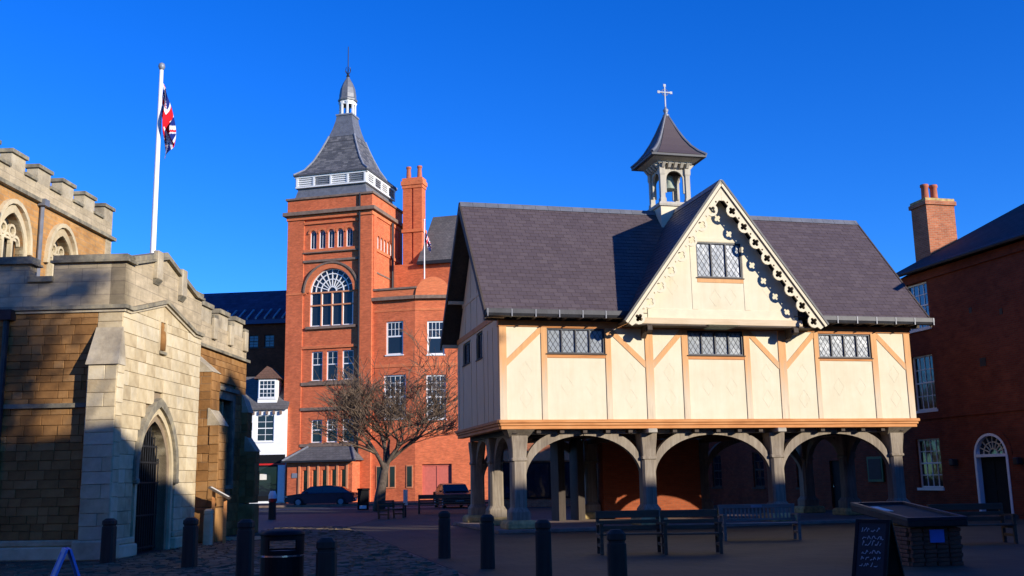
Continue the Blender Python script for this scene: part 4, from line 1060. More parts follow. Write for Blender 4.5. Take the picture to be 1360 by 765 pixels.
for i in range(1, len(sp)-1):
    (r0, z0), (r1, z1) = sp[i], sp[i+1]
    for q in range(4):
        ca, sa = math.cos(q*math.pi/2), math.sin(q*math.pi/2)
        P = lambda x, y, z: (TX+x*ca-y*sa, TY+x*sa+y*ca, z)
        ln = math.hypot(r0-r1, z1-z0)
        o_ = P(-r0*.985, -r0, z0)
        slates('slates', 'grey_slate', spr, o_, Vector(P(1, 0, 0))-Vector(P(0, 0, 0)), Vector(P(0, r0-r1, z1))-Vector(P(0, 0, z0)), 2*r0*.985, ln, .42, .22,
               clip=lambda c, z0=z0, z1=z1, r0=r0, r1=r1, ca=ca, sa=sa: abs((c.x-TX)*ca+(c.y-TY)*sa) < (r0+(r1-r0)*(c.z-z0)/(z1-z0))-.12)
for sx in (-1, 1):
    for sy in (-1, 1):
        MB().tube([(TX+sx*r, TY+sy*r, z+.02) for r, z in sp[1:]], .10, 6).build('hip_roll', 'lead_pale', spr)
MB().square([(1.33, 33.75), (1.03, 34.7), (.82, 35.6), (.78, 36.0)], (TX, TY)).build('lead_neck', 'lead', spr)
MB().square([(.85, 36.0), (.85, 36.15)], (TX, TY)).build('lantern_sill', 'lead_pale', spr)
for k in range(8):
    t = 2*math.pi*(k+.5)/8
    x, y = TX+.70*math.cos(t), TY+.70*math.sin(t)
    MB().square([(.10, 36.15), (.08, 36.3), (.08, 37.2), (.15, 37.45)], (x, y)).build('lantern_post', 'white_paint', spr)
lan = MB()
for k in range(8):
    t0, t1 = 2*math.pi*(k+.5)/8, 2*math.pi*(k+1.5)/8
    lan.quadbox([(TX+r*math.cos(t), TY+r*math.sin(t), z) for z in (37.2, 37.6) for r, t in ((.78, t0), (.78, t1), (.66, t1), (.66, t0))])
lan.build('lantern_head', 'white_paint', spr)
MB().lathe([(.22, 36.15), (.22, 37.5)], (TX, TY), 8).build('lantern_core', 'lead_dark', spr)
MB().lathe([(.92, 37.6), (.94, 37.75), (.82, 37.9), (.80, 38.3), (.70, 38.9), (.46, 39.5), (.2, 39.95), (.12, 40.15)], (TX, TY), 8, math.pi/8).build('lantern_dome', 'lead', spr)
fi = MB().lathe([(.10, 40.05), (.2, 40.2), (.08, 40.4), (.05, 40.7), (.04, 43.2), (.01, 43.3)], (TX, TY), 6)
for k in range(6):
    t = math.pi*k/3; fi.tube([(TX, TY, 40.3), (TX+.28*math.cos(t), TY+.28*math.sin(t), 40.75), (TX+.2*math.cos(t), TY+.2*math.sin(t), 41.1)], .035, 4)
fi.build('weather_finial', 'iron', spr)
# wing to the right, its corner canted
FW = FV(.35)
wh = [rect(9.5, 11.1, 12.5, 15.45), rect(9.3, 11.35, 6.95, 10.75)]
MB().plate(FW, rect(8.25, 12.2, 0, 17.3), wh, 0, .5).build('wing_front', 'tower_brick', TW)
sash(TW, FW, 9.5, 11.1, 12.5, 15.45, .12, .13, 4, 2, meet=.55, lower_bars=False, bar=.04)
sash(TW, FW, 9.3, 11.35, 6.95, 10.75, .12, .13, 4, 3, meet=.5, bar=.04)
CA = R_(16)
CN = lambda a, d, z: (12.2+a*math.cos(CA)+0*d+d*math.sin(CA)*-1, .35+a*math.sin(CA)+d*math.cos(CA), z)
ch2 = [rect(1.05, 2.55, 12.4, 15.35), rect(.95, 2.65, 6.85, 10.65), rect(.6, 3.1, .15, 3.05)]
MB().plate(CN, rect(0, 11, 0, 17.3), ch2, 0, .5).build('wing_corner', 'tower_brick', TW)
sash(TW, CN, 1.05, 2.55, 12.4, 15.35, .12, .13, 4, 2, meet=.5, lower_bars=False, bar=.04)
sash(TW, CN, .95, 2.65, 6.85, 10.65, .12, .13, 4, 3, meet=.5, bar=.04)
dr_ = MB().plate(CN, rect(.6, 3.1, .15, 3.05), [rect(.75, 1.82, .3, 2.9), rect(1.9, 2.95, .3, 2.9)], .2, .3).build('door', 'door_red', TW)
for a0, a1 in ((.75, 1.82), (1.9, 2.95)): fpart('door_panel', CN, a0, a1, .3, 2.9, .25, .29, 'door_red', dr_)
for fn, a0, a1 in ((FW, 8.27, 12.2), (CN, 0.0, 11)):
    fpart('cornice', fn, a0, a1, 16.3, 16.5, -.04, .2, 'tower_brick_trim', TW)
    fpart('cornice', fn, a0, a1, 17.302, 17.6, -.35, .5, 'tower_stone', TW)
    fpart('parapet', fn, a0, a1, 17.602, 18.25, .0, .5, 'tower_brick_trim', TW)
    fpart('parapet_cap', fn, a0, a1, 18.252, 18.42, -.12, .6, 'tower_stone', TW)
    fpart('string_course', fn, a0, a1, 11.4, 11.7, -.05, .2, 'tower_brick_trim', TW)
    fpart('string_course', fn, a0, a1, 5.6, 5.9, -.05, .2, 'tower_brick_trim', TW)
MB().plate(CN, [(0.0, 17.6)]+[(1.55+1.5*math.cos(math.pi*(1-k/16)), 17.75+1.5*math.sin(math.pi*(1-k/16))) for k in range(17)]+[(3.1, 17.6)], [], -.14, .55).build('round_pediment', 'tower_brick_trim', TW)
for k, a in enumerate((8.75, 9.35, 9.95, 11.5)):
    h = rect(a, a+.42, 1.2, 2.9); w = fpart('window', FW, a-.08, a+.5, 1.1, 3.0, -.05, -.002, 'terracotta', TW); fpart('pane', FW, a, a+.42, 1.2, 2.9, -.06, -.051, 'dark_glass', w)
MB().box(8.3, 17.4, 4.5, 5.0, 0, 21.4).build('wing_back_wall', 'tower_brick', TW)
MB().quadbox([(10.9, 4.3, 21.4), (17.6, 4.3, 21.4), (17.6, 11, 21.4), (10.9, 11, 21.4), (11.3, 7.8, 26.6), (17.3, 7.8, 26.6), (17.3, 8.0, 26.6), (11.3, 8.0, 26.6)]).build('wing_roof', 'grey_tiles', TW)
MB().box(11.0, 17.6, 4.05, 4.32, 21.2, 21.5).build('gutter', 'iron', TW)
MB().box(8.6, 12, .9, 4.5, 17.2, 18.0).build('wing_flat_roof', 'lead', TW)
# great double chimney
chm = MB().box(9.2, 10.05, 5.2, 6.2, 16, 29.2).build('chimney', 'tower_brick', TW)
MB().box(10.25, 11.1, 5.2, 6.2, 16, 29.2).build('chimney_flue', 'tower_brick', chm); MB().box(10.04, 10.26, 5.32, 6.1, 16, 29.1).build('chimney_web', 'tower_brick', chm)
for z0, z1, p in ((24.6, 24.9, .10), (28.9, 29.198, .07), (29.202, 29.6, .15), (29.602, 29.9, .06)): MB().box(9.2-p, 11.1+p, 5.2-p, 6.2+p, z0, z1).build('chimney_cap', 'tower_brick_trim', chm)
for x, y in ((9.6, 5.7), (10.7, 5.7)): MB().lathe([(.26, 29.9), (.24, 30.1), (.20, 30.9), (.26, 31.0), (.24, 31.15)], (x, y), 10).build('chimney_pot', 'terracotta_pot', chm)
MB().tube([(8.5, 4.4, 17.5), (8.5, 4.4, 25.4)], .12, 6).build('downpipe', 'iron', TW)
# small flag on the wing
F2 = thing('small_flagpole', 'small white flagpole with union flag on the brick wing roof', 'flagpole', tuple(TW.matrix_basis @ Vector((12.3, 2.5, 0)))[:2]+(18.0,), -.2556)
MB().lathe([(.07, 0), (.045, 6.9)], (0, 0), 8).build('pole', 'white_paint', F2); MB().lathe([(.09, 6.9), (.09, 7.0)], (0, 0), 8).build('ball_finial', 'white_paint', F2)
flag('flag', F2, lambda s, t: (.05+.55*s+.08*math.sin(t*6+s*5)*s, .12*math.sin(s*9+t*2), 5.9-(1-t)*1.0-1.1*s), 24, 12)
# ------------------------------------------------------------------ house on the right
RH = thing('georgian_brick_house', 'shaded dark red brick house with arched fanlight door at the right edge', 'house', (17.0, 35.9, 0), .25)
FR = FUn(0.0); V0, V1 = -2.6, 5.3
fan_o = roundarch(.75, .80, 2.15, .12, 14, .72)
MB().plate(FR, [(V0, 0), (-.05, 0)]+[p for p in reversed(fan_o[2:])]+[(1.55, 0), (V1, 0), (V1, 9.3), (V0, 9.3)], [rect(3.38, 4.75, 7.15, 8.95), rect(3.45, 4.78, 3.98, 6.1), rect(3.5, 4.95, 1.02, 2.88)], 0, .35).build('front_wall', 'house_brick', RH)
MB().box(.35, 14, V1-.35, V1, 0, 9.3).build('gable_wall', 'house_brick', RH)
MB().plate(FVb(V1), [(.0, 9.3), (14, 9.3), (7, 12.85)], [], .01, .3).build('gable_wall', 'house_brick', RH)
MB().box(.35, 14, V0, V0+.35, 0, 9.3).build('gable_wall', 'house_brick', RH); MB().box(13.7, 14, V0+.35, V1-.35, 0, 9.3).build('rear_wall', 'house_brick', RH)
fpart('string_course', FR, V0, V1, 3.62, 3.88, -.05, .1, 'house_brick', RH)
fpart('eaves_cornice', FR, V0, V1, 8.98, 9.3, -.10, .1, 'house_brick', RH)
for a0, a1, z0, z1, g in ((3.38, 4.75, 7.15, 8.95, 'sky_tint_glass'), (3.45, 4.78, 3.98, 6.1, 'dark_glass'), (3.5, 4.95, 1.02, 2.88, 'dark_glass')):
    w = sash(RH, FR, a0, a1, z0, z1, .10, .06, 4, 2, glass=g, bar=.028)
    MB().plate(FR, [(a0-.06, z1+.01), (a1+.06, z1+.01), (a1+.2, z1+.28), (a0-.2, z1+.28)], [], -.008, .1).build('lintel', 'house_brick', w)
dd = fpart('door', FR, 0.0, 1.5, .12, 2.12, .18, .25, 'black_paint', RH)
for a0, a1, z0, z1 in ((.12, .68, .3, .95), (.82, 1.38, .3, .95), (.12, .68, 1.1, 1.95), (.82, 1.38, 1.1, 1.95)): fpart('door_panel', FR, a0, a1, z0, z1, .165, .185, 'black_paint', dd)
MB().lathe([(.02, -.04), (.035, -.02), (.03, .0)], (0, 0), 8)
fpart('door_handle', FR, .06, .12, 1.02, 1.1, .12, .18, 'chrome', dd)
df = MB().plate(FR, roundarch(.75, .86, 2.15, .0, 14, .78), [[(a, z) for a, z in roundarch(.75, .75, 2.2, 2.2, 14, .64)[2:]], rect(0.0, 1.5, .02, 2.1)], -.02, .20).build('door_frame', 'white_paint', RH)
MB().plate(FR, roundarch(.75, .77, 2.18, 2.16, 14, .67)[2:], [], .15, .16).build('pane', 'dark_glass', df)
fan = MB()
for k in range(1, 8):
    t = math.pi*k/8; fbar(fan, FR, (.75+.2*math.cos(t), 2.2+.17*math.sin(t)), (.75+.74*math.cos(t), 2.2+.63*math.sin(t)), .03, .1, .14)
for r in (.2, .48): fan.plate(FR, arcband(.75, r, r+.035, 2.2, 0, math.pi, 12, .85), [], .10, .14)
fan.build('fanlight_bars', 'cream_paint', df)
MB().plate(FR, arcband(.75, .87, 1.10, 2.15, 0, math.pi, 16, .92), [], -.03, .05).build('arch_bricks', 'house_brick', df)
fpart('doorstep', FR, -.3, 1.8, 0, .12, -.55, .2, 'tower_stone', RH)
for a, z in ((2.6, 1.95), (-.73, 1.93)):
    lb = fpart('wall_lamp', FR, a-.12, a+.12, z-.12, z+.12, -.28, -.05, 'iron', RH, .03); fpart('lamp_arm', FR, a-.03, a+.03, z+.05, z+.11, -.06, .02, 'iron', lb)
fpart('air_vent', FR, .5, .8, 5.3, 5.6, -.02, .02, 'iron', RH); fpart('air_vent', FR, .95, 1.1, 7.3, 7.5, -.02, .02, 'iron', RH); fpart('air_vent', FR, -.6, -.45, 7.0, 7.2, -.02, .02, 'iron', RH)
for e_ in (-.38, 14.4):
    MB().quadbox([(e_, V0-.2, 9.30), (7, V0-.2, 12.95), (7, V1+.12, 12.95), (e_, V1+.12, 9.30), (e_, V0-.2, 9.42), (7, V0-.2, 13.08), (7, V1+.12, 13.08), (e_, V1+.12, 9.42)]).build('roof_slope', 'dark_tiles', RH)
MB().tube([(-.42, V0-.2, 9.36), (-.42, V1+.1, 9.36)], .08, 8).build('gutter', 'iron', RH)
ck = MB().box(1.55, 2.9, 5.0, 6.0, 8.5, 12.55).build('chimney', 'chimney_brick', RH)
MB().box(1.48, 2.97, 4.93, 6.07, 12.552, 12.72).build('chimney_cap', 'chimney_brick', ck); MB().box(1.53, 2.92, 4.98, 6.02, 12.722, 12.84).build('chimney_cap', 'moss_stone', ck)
for x in (1.85, 2.28): MB().lathe([(.17, 12.84), (.15, 13.0), (.14, 13.38), (.18, 13.42), (.17, 13.52)], (x, 5.4), 12).build('chimney_pot', 'terracotta_pot', ck, smooth=True)

# ------------------------------------------------------------------ generic plain houses
def house(name, label, cat, loc, rz, w, d, ze, zr, wall, roof, wins=(), door=None, glass='dark_glass', axis='x', frame='white_paint', group=None, chim=(), ridge=None):
    t = thing(name, label, cat, loc, rz, group); fn = FV(0.0)
    holes = [rect(*q) for q in wins]+([rect(*door)] if door else [])
    MB().plate(fn, rect(0, w, 0, ze), holes, 0, .3).build('front_wall', wall, t)
    MB().box(0, w, d-.3, d, 0, ze).build('rear_wall', wall, t)
    rp = ridge if ridge is not None else d/2
    for u0 in (0, w-.3): MB().plate(FUn(u0), [(.3, 0), (d-.3, 0), (d-.3, ze), (d, ze), (rp, zr-.2), (0, ze), (.3, ze)], [], 0, .3).build('gable_wall', wall, t)
    MB().quadbox([(-.15, -.3, ze-.05), (w+.15, -.3, ze-.05), (w+.15, rp, zr-.14), (-.15, rp, zr-.14), (-.15, -.3, ze+.09), (w+.15, -.3, ze+.09), (w+.15, rp, zr), (-.15, rp, zr)]).build('roof_slope', roof, t)
    MB().quadbox([(-.15, d+.3, ze-.05), (w+.15, d+.3, ze-.05), (w+.15, rp, zr-.14), (-.15, rp, zr-.14), (-.15, d+.3, ze+.09), (w+.15, d+.3, ze+.09), (w+.15, rp, zr), (-.15, rp, zr)]).build('roof_slope', roof, t)
    for a0, a1, z0, z1 in wins: sash(t, fn, a0, a1, z0, z1, .1, .08, 2, 2, frame=frame, glass=glass, sill=frame, bar=.035)
    if door:
        q = fpart('door', fn, door[0], door[1], door[2], door[3], .12, .2, 'black_paint', t); fpart('handle', fn, door[0]+.1, door[0]+.16, 1.0, 1.1, .06, .12, 'chrome', q)
    for x, y, hw, z0, z1 in chim:
        c = MB().box(x-hw, x+hw, y-.4, y+.4, z0, z1).build('chimney', 'chimney_brick', t); MB().box(x-hw-.06, x+hw+.06, y-.46, y+.46, z1+.002, z1+.16).build('chimney_cap', 'chimney_brick', c)
    return t
_ca, _sa = math.cos(.2443), math.sin(.2443)
def SW(u, v): return (-.44+u*_ca-v*_sa, 31.762+u*_sa+v*_ca, 0)
# terrace across the square, behind and to the right of the camera; it throws the square into shade
rw = lambda w, n, zs: [(w*(i+.5)/n-.55, w*(i+.5)/n+.55, z, z+1.6) for i in range(n) for z in zs]
def opp(name, label, u0, u1, ze, zr, wall, n, chim=()):
    # fronts face the square (+v), so turn by 180 degrees about the far corner
    w = u1-u0; p = SW(u1, -28.4)
    return house(name, label, 'house', p, .2443+math.pi, w, 7.2, ze, zr, wall, 'grey_tiles', rw(w, n, (1.0, 3.9, 6.3)), None, chim=chim, ridge=3.6, group='terrace opposite the hall')
opp('terrace_house', 'brick terrace house across the square, nearest the camera', 1.0, 15.75, 8.9, 12.63, 'house_brick', 4)
opp('terrace_house', 'narrow white link house in the terrace across the square', 15.76, 19.68, 8.0, 11.15, 'white_render', 1)
opp('terrace_house', 'tall narrow brick house rising above the terrace across the square', 19.7, 22.0, 16.3, 18.4, 'house_brick', 2)
opp('terrace_house', 'long brick terrace house across the square facing the hall', 22.02, 37.0, 9.2, 13.38, 'house_brick', 5)
opp('terrace_house', 'taller brick end terrace house across the square', 37.02, 52, 9.6, 13.9, 'house_brick', 4)
MB().plate(FV(V0), [(.0, 9.3), (14, 9.3), (7, 12.85)], [], .01, .3).build('gable_wall', 'house_brick', RH)
house('added_rear_house', 'unseen brick house added behind the camera to cut the skylight', 'house', (2, -16, 0), math.pi, 30, 8, 9.5, 13, 'house_brick', 'grey_tiles', rw(30, 8, (1.0, 3.9, 6.3)))  # out of view, put in to hide sky and darken the square's shade
house('added_left_house', 'unseen brick house added on the left to deepen the shade', 'house', (-19, -8, 0), math.pi/2, 24, 8, 9.5, 13, 'house_brick', 'grey_tiles', rw(24, 6, (1.0, 3.9, 6.3)))  # second unseen house, added to block skylight from the left
# neighbour of the right-hand house, seen under the hall
NB = house('brick_cottage', 'dark brick building behind the hall, glimpsed under its right arches', 'house', tuple(RH.matrix_basis @ Vector((.4, 26, 0))), .25-math.pi/2, 20.5, 7, 6.2, 9.2, 'house_brick', 'dark_tiles',
           [(1.5, 2.7, 1.0, 2.8), (6.5, 7.7, 1.0, 2.8), (11, 12.2, 1.0, 2.8), (1.5, 2.7, 4, 5.6), (6.5, 7.7, 4, 5.6), (11, 12.2, 4, 5.6)], (14, 15, .1, 2.2), frame='dark_oak')
NBd = tag(MB().box(-.06, 0, -.55, .55, 1.25, 2.3).build('notice_board', 'green_paint'), 'green framed notice board on the wall under the right arch', 'notice board')
NBd.location = RH.matrix_basis @ Vector((.36, 8.3, 0)); NBd.rotation_euler = (0, 0, .25)
MB().box(-.075, -.062, -.45, .45, 1.35, 2.2).build('notice_panel', 'chalkboard', NBd)
# shops behind the hall
def shop(x, y, w, ze, zr, wall, fascia, label, winc='dark_glass'):
    n = max(1, int(w/3)); t = house('shop', label, 'shop', (x, y, 0), -.05, w, 8, ze, zr, wall, 'grey_tiles', [(w*(i+.5)/n-.5, w*(i+.5)/n+.5, 4.2, 5.8) for i in range(n)])
    fpart('shopfront', FV(0), .3, w-.3, .5, 2.6, -.08, -.003, 'black_paint', t)
    fpart('fascia', FV(0), .2, w-.2, 2.7, 3.3, -.16, -.003, fascia, t)
    k = max(2, int(w/1.6))
    for i in range(k):
        a0 = .4+(w-.8)*i/k; fpart('shop_pane', FV(0), a0+.05, a0+(w-.8)/k-.05, .6, 2.5, -.095, -.082, 'dark_glass', t)
    return t
shop(-1.5, 62, 5.5, 6.4, 9.5, 'chimney_brick', 'terracotta', 'orange brick shop with orange fascia seen through the left arch')
shop(4.2, 63, 7, 6.8, 10, 'house_brick', 'blue_dark', 'brick shop with dark blue front seen under the middle of the hall')
shop(11.4, 62, 6.5, 6.8, 10, 'house_brick', 'blue_dark', 'red brick shop with blue fascia seen through the right arch')
shop(18.2, 61, 7.5, 6.2, 9.3, 'house_brick', 'green_paint', 'brick shop with green fascia behind the right pillars')
# dark gabled block behind the white house
DB = house('dark_slate_building', 'dark building with purple slate roof between church and brick tower', 'building', (-46, 101, 0), -.12, 25.5, 12, 17.3, 21.4, 'house_brick', 'purple_tiles',
           [(20.4, 21.4, 14.7, 15.9), (22.0, 23.0, 14.7, 15.9), (17.5, 18.5, 14.7, 15.9)], None, glass='sky_tint_glass', frame='lead_dark')
for k in range(9): MB().quadbox([(17.5+k*.9, -.3, 17.42), (17.68+k*.9, -.3, 17.42), (17.68+k*.9, 1.5, 18.55), (17.5+k*.9, 1.5, 18.55), (17.5+k*.9, -.3, 17.6), (17.68+k*.9, -.3, 17.6), (17.68+k*.9, 1.5, 18.73), (17.5+k*.9, 1.5, 18.73)]).build('roof_rail', 'lead_pale', DB); 
MB().box(0, 25.5, -.45, -.31, 16.95, 17.35).build('gutter', 'blue_dark', DB)
# white cottage shop with a dormer
WH = house('white_cottage', 'white rendered cottage with slate roof, dormer and black shopfront beside the brick tower', 'house', (-27.4, 90.2, 0), .0, 7.4, 6, 8.1, 11.3, 'white_render', 'grey_tiles',
           [(4.77, 6.3, 5.3, 7.6)], None)
fpart('fascia', FV(0), 2.0, 7.35, 3.4, 4.15, -.14, -.003, 'black_paint', WH); fpart('fascia_line', FV(0), 2.0, 7.35, 3.25, 3.39, -.12, -.003, 'red_paint', WH)
fpart('shopfront', FV(0), 2.0, 6.75, .2, 3.24, -.06, -.003, 'black_paint', WH)
for a0, a1 in ((2.1, 4.2), (4.6, 6.65)): fpart('shop_pane', FV(0), a0, a1, .6, 3.1, -.08, -.062, 'dark_glass', WH)
fpart('poster', FV(0), 5.2, 5.8, 2.0, 2.5, -.10, -.085, 'paper', WH)
fpart('pilaster', FV(0), 6.76, 7.36, .1, 3.24, -.12, -.003, 'white_paint', WH)
for k in range(12): fpart('eaves_bracket', FV(0), .2+k*.6, .38+k*.6, 7.65, 7.95, -.22, -.003, 'tower_stone', WH)
dm = MB().box(4.75, 6.45, .2, 2.6, 8.7, 10.8).build('dormer', 'white_render', WH)
sash(WH, FV(.2), 4.85, 6.35, 9.1, 10.7, -.12, .1, 4, 2, bar=.04)
MB().quadbox([(4.4, -.1, 10.8), (6.8, -.1, 10.8), (6.8, 3.2, 10.8), (4.4, 3.2, 10.8), (5.58, -.1, 11.9), (5.62, -.1, 11.9), (5.62, 3.2, 11.9), (5.58, 3.2, 11.9)]).build('dormer_roof', 'tile_brown', WH)

# ------------------------------------------------------------------ trees
def branch_tree(root, trunk_mat, twig_mat, h, spread, seed, levels=5, trunk_r=.26, lean=(0, 0), fork=.32, up=.05, k0=3):
    rnd = random.Random(seed); big = MB(); small = MB(); tips = []
    def grow(p, d, ln, r, lv):
        pts = [Vector(p)]; rad = [r]; q = Vector(p); dd = Vector(d); n = 4 if lv < 3 else 3
        for i in range(n):
            dd = (dd+Vector((rnd.gauss(0, .13), rnd.gauss(0, .13), rnd.gauss(.02, .08)))*(1.0 if lv else .5)).normalized()
            q = q+dd*ln/n; pts.append(q.copy()); rad.append(max(.011, r*(1-.42*(i+1)/n)))
        (big if lv < 2 else small).tube(pts, rad, 8 if lv < 1 else (6 if lv < 2 else (4 if lv < 4 else 3)))
        if lv >= levels: tips.append(q); return
        k = (k0, 4, 4, 4, 3, 3)[min(lv, 5)]
        for j in range(k):
            t = rnd.uniform(.35, 1.0) if lv else rnd.uniform(.75, 1.0)
            if j == 0: t = 1.0
            i = min(n-1, int(t*n)); b = pts[i].lerp(pts[i+1], t*n-i)
            az = rnd.uniform(0, 6.283) if lv else (2*math.pi*j/k+rnd.uniform(-.4, .4))
            tilt = rnd.uniform(.35, .95) if lv else rnd.uniform(.35, .8)
            side = Vector((math.cos(az), math.sin(az), 0)); nd = (dd*math.cos(tilt)+side*math.sin(tilt)*spread+Vector((0, 0, up))).normalized()
            grow(b, nd, ln*rnd.uniform(.66, .90), max(.017, rad[i]*rnd.uniform(.5, .68)), lv+1)
    grow((0, 0, 0), (lean[0], lean[1], 1), h*fork, trunk_r, 0)
    big.build('trunk', trunk_mat, root, smooth=True); small.build('crown', twig_mat, root)
    return tips
TR = thing('bare_tree', 'bare spreading winter tree with twisted trunk in front of the brick wing', 'tree', (-7.75, 59, 0))
branch_tree(TR, 'bark', 'twig', 10.4, 1.1, 31, 6, .36, (.04, 0), .26, .10, 5)
YW = thing('evergreen_tree', 'dark evergreen tree in front of the terrace across the square', 'tree', SW(2.6, -26))
tps = branch_tree(YW, 'bark', 'bark', 14.5, .5, 4, 2, .3, (0, 0), .5, .5)
rnd = random.Random(5); V = []; F = []
lobes = [((.25, 0, 12.3), 1.55), ((.25, 0, 14.1), 1.4), ((.2, .2, 15.5), .95), ((2.55, 0, 14.05), .5), ((-1.0, .3, 11.0), 1.3), ((.2, 0, 10.7), 1.2)]
for (c, r) in lobes:
    for k in range(int(900*r*r)):
        v = Vector((rnd.gauss(0, 1), rnd.gauss(0, 1), rnd.gauss(0, 1))).normalized()*r*rnd.uniform(.3, 1.05)
        p = Vector(c)+v; e1 = Vector((rnd.gauss(0, 1), rnd.gauss(0, 1), rnd.gauss(0, 1))).normalized(); e2 = e1.orthogonal().normalized()
        n = len(V); V += [tuple(p-e1*.09), tuple(p+e2*.05), tuple(p+e1*.09), tuple(p-e2*.05)]; F.append((n, n+1, n+2, n+3))
me = bpy.data.meshes.new('foliage'); me.from_pydata(V, [], F); me.materials.append(MATS['needle']); link('foliage', me, YW)

# ------------------------------------------------------------------ street furniture
def bollard(x, y, h, w, label, proto=[None]):
    t = thing('bollard', label, 'bollard', (x, y, 0), 0, 'timber bollards round the square')
    r = w/2; c = r*.25
    def lp(r, z): return [(px, py, z) for px, py in ((-r+c, -r), (r-c, -r), (r, -r+c), (r, r-c), (r-c, r), (-r+c, r), (-r, r-c), (-r, -r+c))]
    MB().loft([lp(r*1.04, 0), lp(r, .3), lp(r*.98, h-.17)]).build('shaft', 'bollard_wood', t, bevel=.006)
    MB().loft([lp(r*.86, h-.172), lp(r*.86, h-.14), lp(r*.98, h-.12), lp(r*.96, h-.05), lp(r*.55, h)]).build('cap', 'bollard_wood', t)
    return t
BL = [(-8.67, 22.3, .95, .26, 'bollard against the church porch, left of the doorway'),
      (-6.47, 20.8, .98, .26, 'bollard in front of the porch doorway, right of its opening'),
      (-8.33, 28.3, .98, .22, 'pale sunlit bollard beside the church notice lectern'),
      (-4.39, 17.0, 1.05, .25, 'bollard immediately left of the litter bin'),
      (-2.35, 13.0, .94, .235, 'bollard immediately right of the litter bin'),
      (-1.53, 22.3, .98, .25, 'bollard on the edge of the setts, farthest of the central row'),
      (-.54, 19.5, .98, .26, 'second bollard of the central row in front of the hall corner'),
      (.41, 16.2, .99, .245, 'third bollard of the central row below the hall pillar'),
      (1.28, 13.5, .95, .24, 'nearest bollard of the central row beside the paired benches'),
      (-11.3, 48.4, 1.0, .3, 'distant black bollard with red and white band near the white cottage')]
for q in BL:
    o = bollard(*q)
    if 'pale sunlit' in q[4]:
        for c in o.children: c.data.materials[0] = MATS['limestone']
    if 'red and white' in q[4]:
        MB().lathe([(.19, .80), (.19, .95)], (0, 0), 10).build('red_band', 'red_paint', o); MB().lathe([(.19, .952), (.19, 1.1), (.12, 1.3)], (0, 0), 10).build('white_band', 'white_paint', o)

# litter bin
BN = thing('litter_bin', 'round black litter bin with rectangular opening and silver band', 'litter bin', (-2.92, 13.1, 0), .22)
MB().lathe([(.24, 0), (.26, .04), (.265, .72)], (0, 0), 28).build('body', 'black_paint', BN, smooth=False)
MB().lathe([(.272, .722), (.272, .742)], (0, 0), 28).build('band', 'chrome', BN)
hood = MB()
A = [2*math.pi*k/36 for k in range(36)]
def hatch(t, z): return -math.pi/2-.75 < (t if t <= math.pi else t-2*math.pi) < -math.pi/2+.75 and .80 < z < .92
zs = [.744, .80, .92, .97]
for i in range(3):
    for k in range(36):
        t0, t1 = A[k], A[(k+1) % 36] or 2*math.pi
        tm = t0+math.pi/36; zm = (zs[i]+zs[i+1])/2
        if hatch(tm, zm) or hatch((tm+math.pi) % (2*math.pi), zm): continue
        hood.quadbox([(r*math.cos(t), r*math.sin(t), z) for z in (zs[i], zs[i+1]) for r, t in ((.268, t0), (.268, t1), (.248, t1), (.248, t0))])
hood.build('hood', 'black_paint', BN)
MB().lathe([(.275, .972), (.27, 1.0), (.22, 1.03), (.12, 1.045)], (0, 0), 28).build('lid', 'black_paint', BN, smooth=True)
MB().lathe([(.24, .742), (.24, .78)], (0, 0), 24).build('liner', 'lead', BN)

# benches
def bench(x, y, rz, w, label, style, mat, hb=.86):
    t = thing('bench', label, 'bench', (x, y, 0), rz, 'benches in the square')
    h = w/2
    for sx in (-1, 1):
        X = sx*(h-.05)
        MB().box(X-.035, X+.035, -.30, -.23, 0, .62 if style != 'plain' else .43).build('front_leg', mat, t, bevel=.006)
        MB().quadbox([(X-.035, .20, 0), (X+.035, .20, 0), (X+.035, .27, 0), (X-.035, .27, 0), (X-.035, .28, hb), (X+.035, .28, hb), (X+.035, .34, hb), (X-.035, .34, hb)]).build('back_leg', mat, t)
        MB().box(X-.03, X+.03, -.23, .2, .16, .22).build('stretcher', mat, t)
        MB().box(X-.03, X+.03, -.23, .22, .34, .40).build('seat_rail', mat, t)
        MB().quadbox([(X-.04, -.34, .62), (X+.04, -.34, .62), (X+.04, .26, .60), (X-.04, .26, .60), (X-.04, -.34, .66), (X+.04, -.34, .66), (X+.04, .26, .64), (X-.04, .26, .64)]).build('armrest', mat, t)
    for k in range(5): MB().box(-h, h, -.30+k*.108, -.30+k*.108+.092, .40, .43).build('seat_slat', mat, t, bevel=.005)
    yb = lambda z: .205+.08*z/hb
    if style == 'vertical':
        MB().box(-h, h, yb(hb)-.01, yb(hb)+.05, hb-.10, hb).build('back_rail', mat, t, bevel=.006); MB().box(-h, h, yb(.48)-.01, yb(.48)+.05, .47, .53).build('back_rail', mat, t)
        n = int(w/.1)
        for k in range(n):
            X = -h+.1+(w-.2)*k/(n-1); MB().quadbox([(X-.022, yb(.53), .53), (X+.022, yb(.53), .53), (X+.022, yb(.53)+.02, .53), (X-.022, yb(.53)+.02, .53), (X-.022, yb(hb), hb-.10), (X+.022, yb(hb), hb-.10), (X+.022, yb(hb)+.02, hb-.10), (X-.022, yb(hb)+.02, hb-.10)]).build('back_slat', mat, t)
        MB().box(-.14, .14, yb(hb)-.022, yb(hb)-.012, hb-.085, hb-.02).build('plaque', 'lead_pale', t)
    else:
        for z0, z1 in ((.49, .58), (.62, .70), (.74, hb)): MB().box(-h+.02, h-.02, yb(z0)-.03, yb(z0), z0, z1).build('back_slat', mat, t, bevel=.006)
    return t
bench(2.45, 22.6, .06, 1.42, 'dark slatted bench, left of the touching pair before the hall', 'plank', 'bench_wood', .90)
